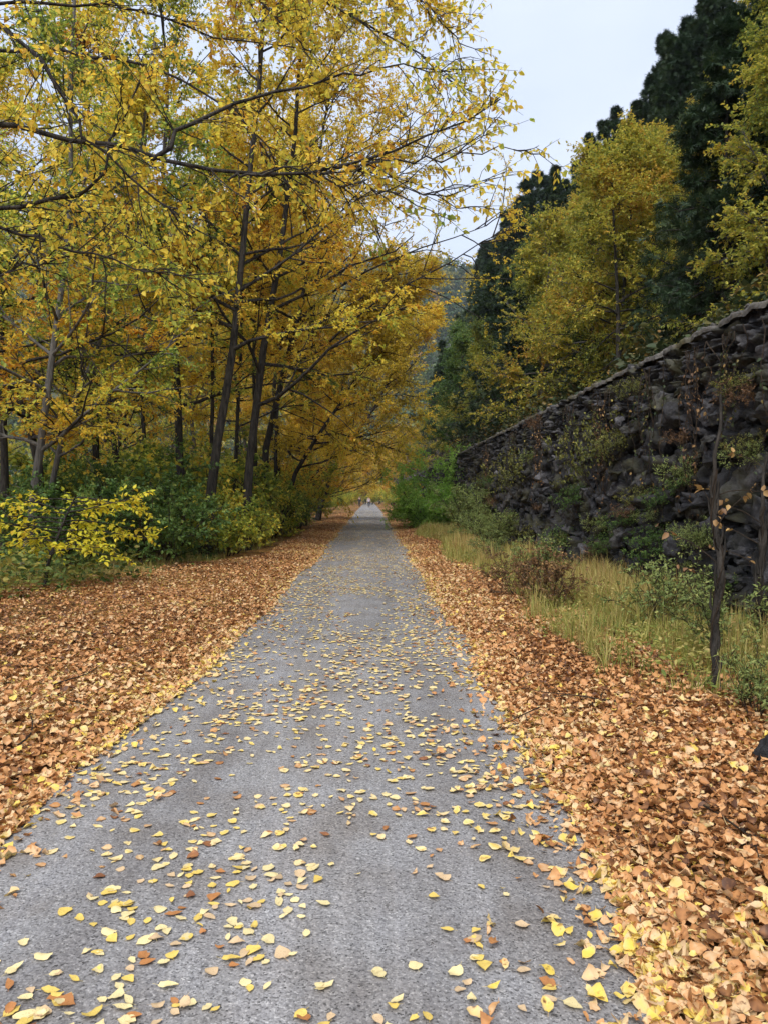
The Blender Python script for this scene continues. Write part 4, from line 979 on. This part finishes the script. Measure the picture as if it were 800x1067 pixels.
SHP = [dead_leaf_shape(s + 50, .22) for s in range(16)] + [dead_leaf_shape(s + 80, .7) for s in range(4)]

def scatter(x, y, z, size, tint, seed, tilt, SH=SH):
    rng = np.random.default_rng(seed); n = len(x); which = rng.integers(0, len(SH), n); parts = []
    for w in range(len(SH)):
        k = which == w
        if not k.any(): continue
        m = k.sum(); az = rng.uniform(0, 6.283, m)
        nr = norm(np.stack([rng.normal(0, 1, m) * tilt, rng.normal(0, 1, m) * tilt, np.ones(m)], 1))
        d = np.stack([np.cos(az), np.sin(az), 0 * az], 1)
        d = norm(d - (d * nr).sum(1, keepdims=True) * nr)
        parts.append(leaves(np.stack([x[k], y[k], z[k]], 1), d, nr, size[k], tint[k], SH[w]))
    return join(parts)

LEAFSTOPS = [(0, (.09, .038, .018)), (.15, (.27, .12, .045)), (.34, (.49, .225, .08)), (.54, (.59, .315, .13)), (.72, (.66, .47, .27)), (.86, (.68, .52, .20)), (1, (.72, .52, .09))]
M['fallen'] = leaf_mat('fallen_leaf_litter', LEAFSTOPS, .15, .5, 0, (38, (.17, .075, .03)))
rng = np.random.default_rng(101)
def verge_points(n, side, near, far, w):
    # density falls with distance
    u = rng.uniform(0, 1, n); y = near * (far / near) ** u
    if side < 0:
        d = rng.uniform(0, 1, n) ** 1.15 * np.where(y < 14, w, np.clip(w - (y - 14) * .5, 1.5, w)); x = edge_l(y) - d + .12
    else:
        d = rng.uniform(0, 1, n) ** 1.1 * np.where(y < 6.5, 2.9, 1.75); x = edge_r(y) + d - .02
    return x, y, d
XX, YY, DD = [], [], []
for side, n, near, far, w in ((-1, 78000, 3.0, 80, 4.8), (1, 74000, 1.9, 80, 2.5)):
    x, y, d = verge_points(n, side, near, far, w); XX.append(x); YY.append(y); DD.append(d)
ns = 3600; sy = 1.9 * (70 / 1.9) ** rng.uniform(0, 1, ns); sd_ = rng.exponential(.14, ns) * rng.uniform(.5, 1.3, ns); left = rng.uniform(0, 1, ns) < .5
XX.append(np.where(left, edge_l(sy) + sd_, edge_r(sy) - sd_)); YY.append(sy); DD.append(np.full(ns, .02))
x = np.concatenate(XX); y = np.concatenate(YY); d = np.concatenate(DD)
z = np.maximum(gh(x, y), path_z(x, y) * (d < .15)) + rng.uniform(0, 1, len(x)) ** 2 * .05 * np.clip(d / .3, .1, 1) + .006
t = np.clip(.46 + .17 * fbm(np.stack([x * .8, y * .8, 0 * x], -1), 9, 2) + rng.normal(0, .24, len(x)) + .22 * np.exp(-d / .18), .01, .99)
V, F, T = scatter(x, y, z, .028 + .044 * rng.uniform(0, 1, len(x)) ** 1.3, t, 1, .4)
o = link('leaf_litter', make_mesh('leaf_litter', V, F, M['fallen'], T, True)); tag(o, 'thick drifts of tan and orange fallen leaves on both verges of the path', 'leaf litter', kind='stuff')

# leaves on the gravel: the nearest ones one by one, the rest as one mass
n = 23000
u = rng.uniform(0, 1, n); y = 2.15 * (95 / 2.15) ** u
tx = np.where(rng.uniform(0, 1, n) < .45, rng.beta(1.6, 1.6, n), rng.uniform(0, 1, n)); x = edge_l(y) + (edge_r(y) - edge_l(y)) * tx
c = fbm(np.stack([x * 1.3, y * .7, 0 * x], -1), 15, 3)
k = (rng.uniform(0, 1, n) < .62 + .75 * c) & (rng.uniform(0, 1, n) < np.clip(.2 + (y - 2) * .085, 0, 1)); x, y, c = x[k], y[k], c[k]
o_ = np.argsort(y); x, y, c = x[o_], y[o_], c[o_]
NI = 300
classes = [('pale yellow', .86, .36), ('golden yellow', .97, .24), ('tan', .58, .2), ('orange brown', .40, .12), ('dark brown', .18, .08)]
M_leaf = {}
for cl, tv_, pr_ in classes:
    colr = {'pale yellow': (.74, .61, .31), 'golden yellow': (.72, .52, .13), 'tan': (.60, .43, .25), 'orange brown': (.46, .20, .07), 'dark brown': (.22, .09, .04)}[cl]
    M_leaf[cl] = leaf_mat('leaf_' + cl.replace(' ', '_'), [(0, [q * .75 for q in colr]), (.5, colr), (1, [min(1, q * 1.15) for q in colr])], .12, .5, .6, (16, [q * .55 for q in colr]))
meshes = {}
ci = rng.choice(len(classes), NI, p=[.46, .23, .2, .08, .03])
for j in range(NI):
    cl = classes[ci[j]][0]; w = int(rng.integers(0, len(SHP))); key = (cl, w)
    if key not in meshes:
        meshes[key] = make_mesh('fallen_leaf', SHP[w][0], [SHP[w][1]], M_leaf[cl], np.clip(.5 + SHP[w][2] * 2.2, .01, .99), True)
    ob = bpy.data.objects.new('fallen_leaf', meshes[key]); COL.objects.link(ob)
    ob.location = (x[j], y[j], float(path_z(x[j], y[j])) + .006)
    s = .031 + .035 * rng.uniform() ** 1.2; ob.scale = (s, s, s); ob.rotation_euler = (rng.normal(0, .06), rng.normal(0, .06), rng.uniform(0, 6.28))
    fr_ = (x[j] - edge_l(y[j])) / (edge_r(y[j]) - edge_l(y[j]))
    pos = 'left side' if fr_ < .33 else 'middle' if fr_ < .67 else 'right side'
    dep = 'closest to the viewer' if y[j] < 3.2 else 'a few steps ahead'
    up = w >= 16
    lab = f'{"curled" if up else "flat"} {cl} fallen leaf on the {pos} of the gravel, {dep}'
    tag(ob, lab, 'leaf', f'{cl} leaves on the {pos} of the path')
x, y, c = x[NI:], y[NI:], c[NI:]
t = np.clip(rng.choice([.86, .97, .6, .42, .2], len(x), p=[.5, .23, .17, .07, .03]) + rng.normal(0, .05, len(x)), .01, .99)
V, F, T = scatter(x, y, path_z(x, y) + .006, .031 + .035 * rng.uniform(0, 1, len(x)) ** 1.2, t, 3, .07, SHP)
M['pathleaf'] = leaf_mat('path_leaf', [(0, (.2, .08, .04)), (.2, (.24, .10, .045)), (.42, (.46, .21, .07)), (.6, (.57, .37, .2)), (.86, (.74, .61, .31)), (1, (.72, .52, .13))], .12, .5, 0, (34, (.38, .22, .08)))
o = link('fallen_leaves', make_mesh('fallen_leaves', V, F, M['pathleaf'], T, True)); tag(o, 'yellow fallen leaves scattered over the gravel path further ahead', 'fallen leaves', kind='stuff')

# a few dry twigs among the leaves
_r = np.random.default_rng(7)
for k in range(14):
    side = -1 if k % 2 else 1; y0 = _r.uniform(3.2, 11); x0 = float(edge_l(y0)) - _r.uniform(.3, 2.2) if side < 0 else float(edge_r(y0)) + _r.uniform(.2, 1.2)
    a = _r.uniform(0, 6.28); q = sweep(_r, np.zeros((1, 3)), np.array([[math.cos(a), math.sin(a), .03]]), np.array([_r.uniform(.3, .8)]), 9, .14, 0); q[..., 2] = np.abs(q[..., 2]) * .4
    f_ = sweep(_r, q[:, 4], np.array([[math.cos(a + .7), math.sin(a + .7), .06]]), np.array([.22]), 9, .12, 0)
    V, F, T = join([tubes(q, np.linspace(.007, .002, 9)[None], 5), tubes(f_, np.linspace(.004, .0015, 9)[None], 4)])
    o = link('twig', make_mesh('twig', V, F, M['stem'], None, True), None, (x0, y0, float(gh(x0, y0)) + .045)); sd_n = 'left' if side < 0 else 'right'
    tag(o, f'thin dry twig lying on the leaf drift of the {sd_n} verge', 'twig', f'dry twigs on the {sd_n} verge')

# ------------------------------------------------------------------ two walkers far down the path
def skin_mesh(pts, edges, radii, mat, name, sub=2):
    me = bpy.data.meshes.new(name); me.from_pydata(pts, edges, []); ob = bpy.data.objects.new(name, me); COL.objects.link(ob)
    sm = ob.modifiers.new('skin', 'SKIN'); sm.use_smooth_shade = True
    for v, r in zip(me.skin_vertices[0].data, radii): v.radius = r if isinstance(r, tuple) else (r, r)
    me.skin_vertices[0].data[0].use_root = True
    ss = ob.modifiers.new('sub', 'SUBSURF'); ss.levels = sub; ss.render_levels = sub
    dg = bpy.context.evaluated_depsgraph_get(); nm = bpy.data.meshes.new_from_object(ob.evaluated_get(dg))
    bpy.data.objects.remove(ob); nm.name = name; nm.materials.clear(); nm.materials.append(mat); nm.polygons.foreach_set('use_smooth', np.ones(len(nm.polygons), bool))
    return nm
def walker(label, loc, rz, top, legs, hair, step, sc):
    e = empty('person', loc, rz, sc); tag(e, label, 'person')
    J = {'pel': (0, 0, .95), 'wst': (0, 0, 1.1), 'ch': (0, .02, 1.32), 'nk': (0, .02, 1.5), 'hd0': (0, .04, 1.58), 'hd1': (0, .05, 1.68)}
    for s, n in ((-1, 'l'), (1, 'r')):
        f = step * s
        J['hp' + n] = (.09 * s, 0, .9); J['kn' + n] = (.1 * s, .12 * f + .04, .5); J['an' + n] = (.1 * s, .26 * f - .05 * (f < 0), .09 + .04 * (f < 0)); J['to' + n] = (.11 * s, .26 * f + .14, .04)
        J['sh' + n] = (.18 * s, .02, 1.42); J['el' + n] = (.23 * s, -.10 * f - .02, 1.15); J['wr' + n] = (.23 * s, -.2 * f + .08, .92); J['ha' + n] = (.22 * s, -.22 * f + .1, .82)
    rad = dict(pel=(.14, .11), wst=(.13, .1), ch=(.15, .11), nk=(.055, .055), hd0=(.075, .085), hd1=(.08, .095))
    for n in 'lr': rad.update({'hp' + n: .085, 'kn' + n: .055, 'an' + n: .04, 'to' + n: .035, 'sh' + n: .058, 'el' + n: .04, 'wr' + n: .03, 'ha' + n: .035})
    E = [('pel', 'wst'), ('wst', 'ch'), ('ch', 'nk'), ('nk', 'hd0'), ('hd0', 'hd1')]
    for n in 'lr': E += [('pel', 'hp' + n), ('hp' + n, 'kn' + n), ('kn' + n, 'an' + n), ('an' + n, 'to' + n), ('ch', 'sh' + n), ('sh' + n, 'el' + n), ('el' + n, 'wr' + n), ('wr' + n, 'ha' + n)]
    def sub(names, ed, grow_, mat, nm):
        ix = {k: i for i, k in enumerate(names)}
        rr = [tuple(q * grow_ + .004 for q in (rad[k] if isinstance(rad[k], tuple) else (rad[k],) * 2)) for k in names]
        link(nm, skin_mesh([J[k] for k in names], [(ix[a], ix[b]) for a, b in ed if a in ix and b in ix], rr, mat, nm), e)
    sub(list(J), E, .96, M['skin'], 'body')
    sub(['wst', 'pel', 'ch', 'shl', 'shr', 'ell', 'elr', 'wrl', 'wrr'], E, 1.2, top, 'jacket')
    sub(['pel', 'hpl', 'hpr', 'knl', 'knr', 'anl', 'anr'], E, 1.16, legs, 'trousers')
    V, F = cube_sphere(7); V = norm(V) * np.array([.095, .105, .095]); V[:, 1] -= .012; V[:, 2] += 1.70; V[V[:, 2] < 1.66, 2] = 1.66
    link('hair', make_mesh('hair', V, [F], hair, None, True), e)
    for n in 'lr':
        q = np.array([J['an' + n], J['to' + n]]); q = np.stack([q[0] + [0, -.05, -.05], q[0] + [0, .03, -.045], q[1] + [0, .02, 0.0]])
        V, F, T = tubes(q[None], np.array([[.05, .055, .035]]), 8); F.append(np.array([range(8)])); F.append(np.array([list(range(16, 24))[::-1]])); link('shoe', make_mesh('shoe', V, F, M['dark'], None, True), e)
M['skin'] = plain_mat('skin', (.45, .27, .19), .55); M['dark'] = plain_mat('dark_cloth', (.015, .016, .02)); M['navy'] = plain_mat('navy_cloth', (.03, .035, .055)); M['rose'] = plain_mat('pale_cloth', (.42, .36, .40)); M['hair'] = plain_mat('dark_hair', (.03, .02, .015))
zz = float(path_z(-.8, 128))
walker('person in dark clothes walking far down the path, the left of the two walkers', (-1.75 + .1, 128, zz), math.pi + .1, M['dark'], M['dark'], M['hair'], .9, 1.04)
walker('person in a pale top and dark trousers walking beside the darker walker', (-.1, 126, zz), math.pi - .1, M['rose'], M['navy'], M['hair'], -.9, 1.0)

# ------------------------------------------------------------------ haze
hx = (-640, 640); hy = (-50, 930); hz = (-6, 260)
V = np.array([[a, b, c] for a in hx for b in hy for c in hz], float)
hm, nt, out = newmat('haze'); pv = N(nt, 'VolumePrincipled'); pv.inputs['Color'].default_value = (.80, .87, 1, 1); pv.inputs['Density'].default_value = .0002; pv.inputs['Anisotropy'].default_value = 0
nt.links.new(pv.outputs[0], out.inputs['Volume'])
o = link('haze', make_mesh('haze', V, [np.array([[0, 1, 3, 2], [4, 6, 7, 5], [0, 4, 5, 1], [2, 3, 7, 6], [0, 2, 6, 4], [1, 5, 7, 3]])], hm)); tag(o, 'thin pale autumn haze hanging in the valley', 'haze', kind='stuff')
# ------------------------------------------------------------------ sky, sun, camera
SUN_EL, SUN_AZ = 52, 198      # azimuth clockwise from +Y
w = bpy.data.worlds.new('World'); SC.world = w; w.use_nodes = True
nt = w.node_tree; nt.nodes.clear(); L = nt.links.new
out = N(nt, 'OutputWorld'); bg = N(nt, 'Background'); bg.inputs['Strength'].default_value = .05
sky = N(nt, 'TexSky'); sky.sky_type = 'NISHITA'; sky.sun_disc = False; sky.sun_elevation = R(SUN_EL); sky.sun_rotation = R(SUN_AZ)
tc = N(nt, 'TexCoord'); mp = N(nt, 'Mapping'); mp.inputs['Scale'].default_value = (1, 1, 2.2); L(tc.outputs['Generated'], mp.inputs[0])
nz = N(nt, 'TexNoise'); nz.inputs['Scale'].default_value = 2.2; nz.inputs['Detail'].default_value = 5; nz.inputs['Roughness'].default_value = .5; L(mp.outputs[0], nz.inputs['Vector'])
rp = ramp(nt, [(.3, (5.3, 6.1, 8.0)), (.7, (6.8, 7.4, 8.5))]); L(nz.outputs['Fac'], rp.inputs[0])
mx = N(nt, 'MixRGB'); mx.inputs[0].default_value = .86; L(sky.outputs[0], mx.inputs[1]); L(rp.outputs[0], mx.inputs[2])
L(mx.outputs[0], bg.inputs[0]); L(bg.outputs[0], out.inputs[0])
sd = bpy.data.lights.new('sun', 'SUN'); sd.energy = 1.5; sd.angle = R(45); sd.color = (1, .96, .9)
so = bpy.data.objects.new('sun', sd); COL.objects.link(so); so.location = (0, 0, 60)
az = R(SUN_AZ); el = R(SUN_EL); v = Vector((math.sin(az) * math.cos(el), math.cos(az) * math.cos(el), math.sin(el)))
so.rotation_euler = v.to_track_quat('Z', 'Y').to_euler()

cd = bpy.data.cameras.new('camera'); co = bpy.data.objects.new('camera', cd); COL.objects.link(co)
co.location = (0, 0, 1.6); co.rotation_euler = (R(90 - 1.04), 0, R(-1.07))
cd.sensor_fit = 'VERTICAL'; cd.sensor_height = 36; cd.lens = 36 * 802 / 1067; cd.clip_start = .05; cd.clip_end = 3000
SC.camera = co

SC.view_settings.view_transform = 'Standard'; SC.view_settings.look = 'None'; SC.view_settings.exposure = 1.55; SC.view_settings.gamma = 1
SC.view_settings.use_curve_mapping = False
SC.cycles.max_bounces = 9; SC.cycles.diffuse_bounces = 7; SC.cycles.glossy_bounces = 1; SC.cycles.transmission_bounces = 7; SC.cycles.transparent_max_bounces = 4
SC.cycles.use_denoising = True
SC.cycles.use_adaptive_sampling = True; SC.cycles.adaptive_threshold = .02
SC.render.use_persistent_data = False
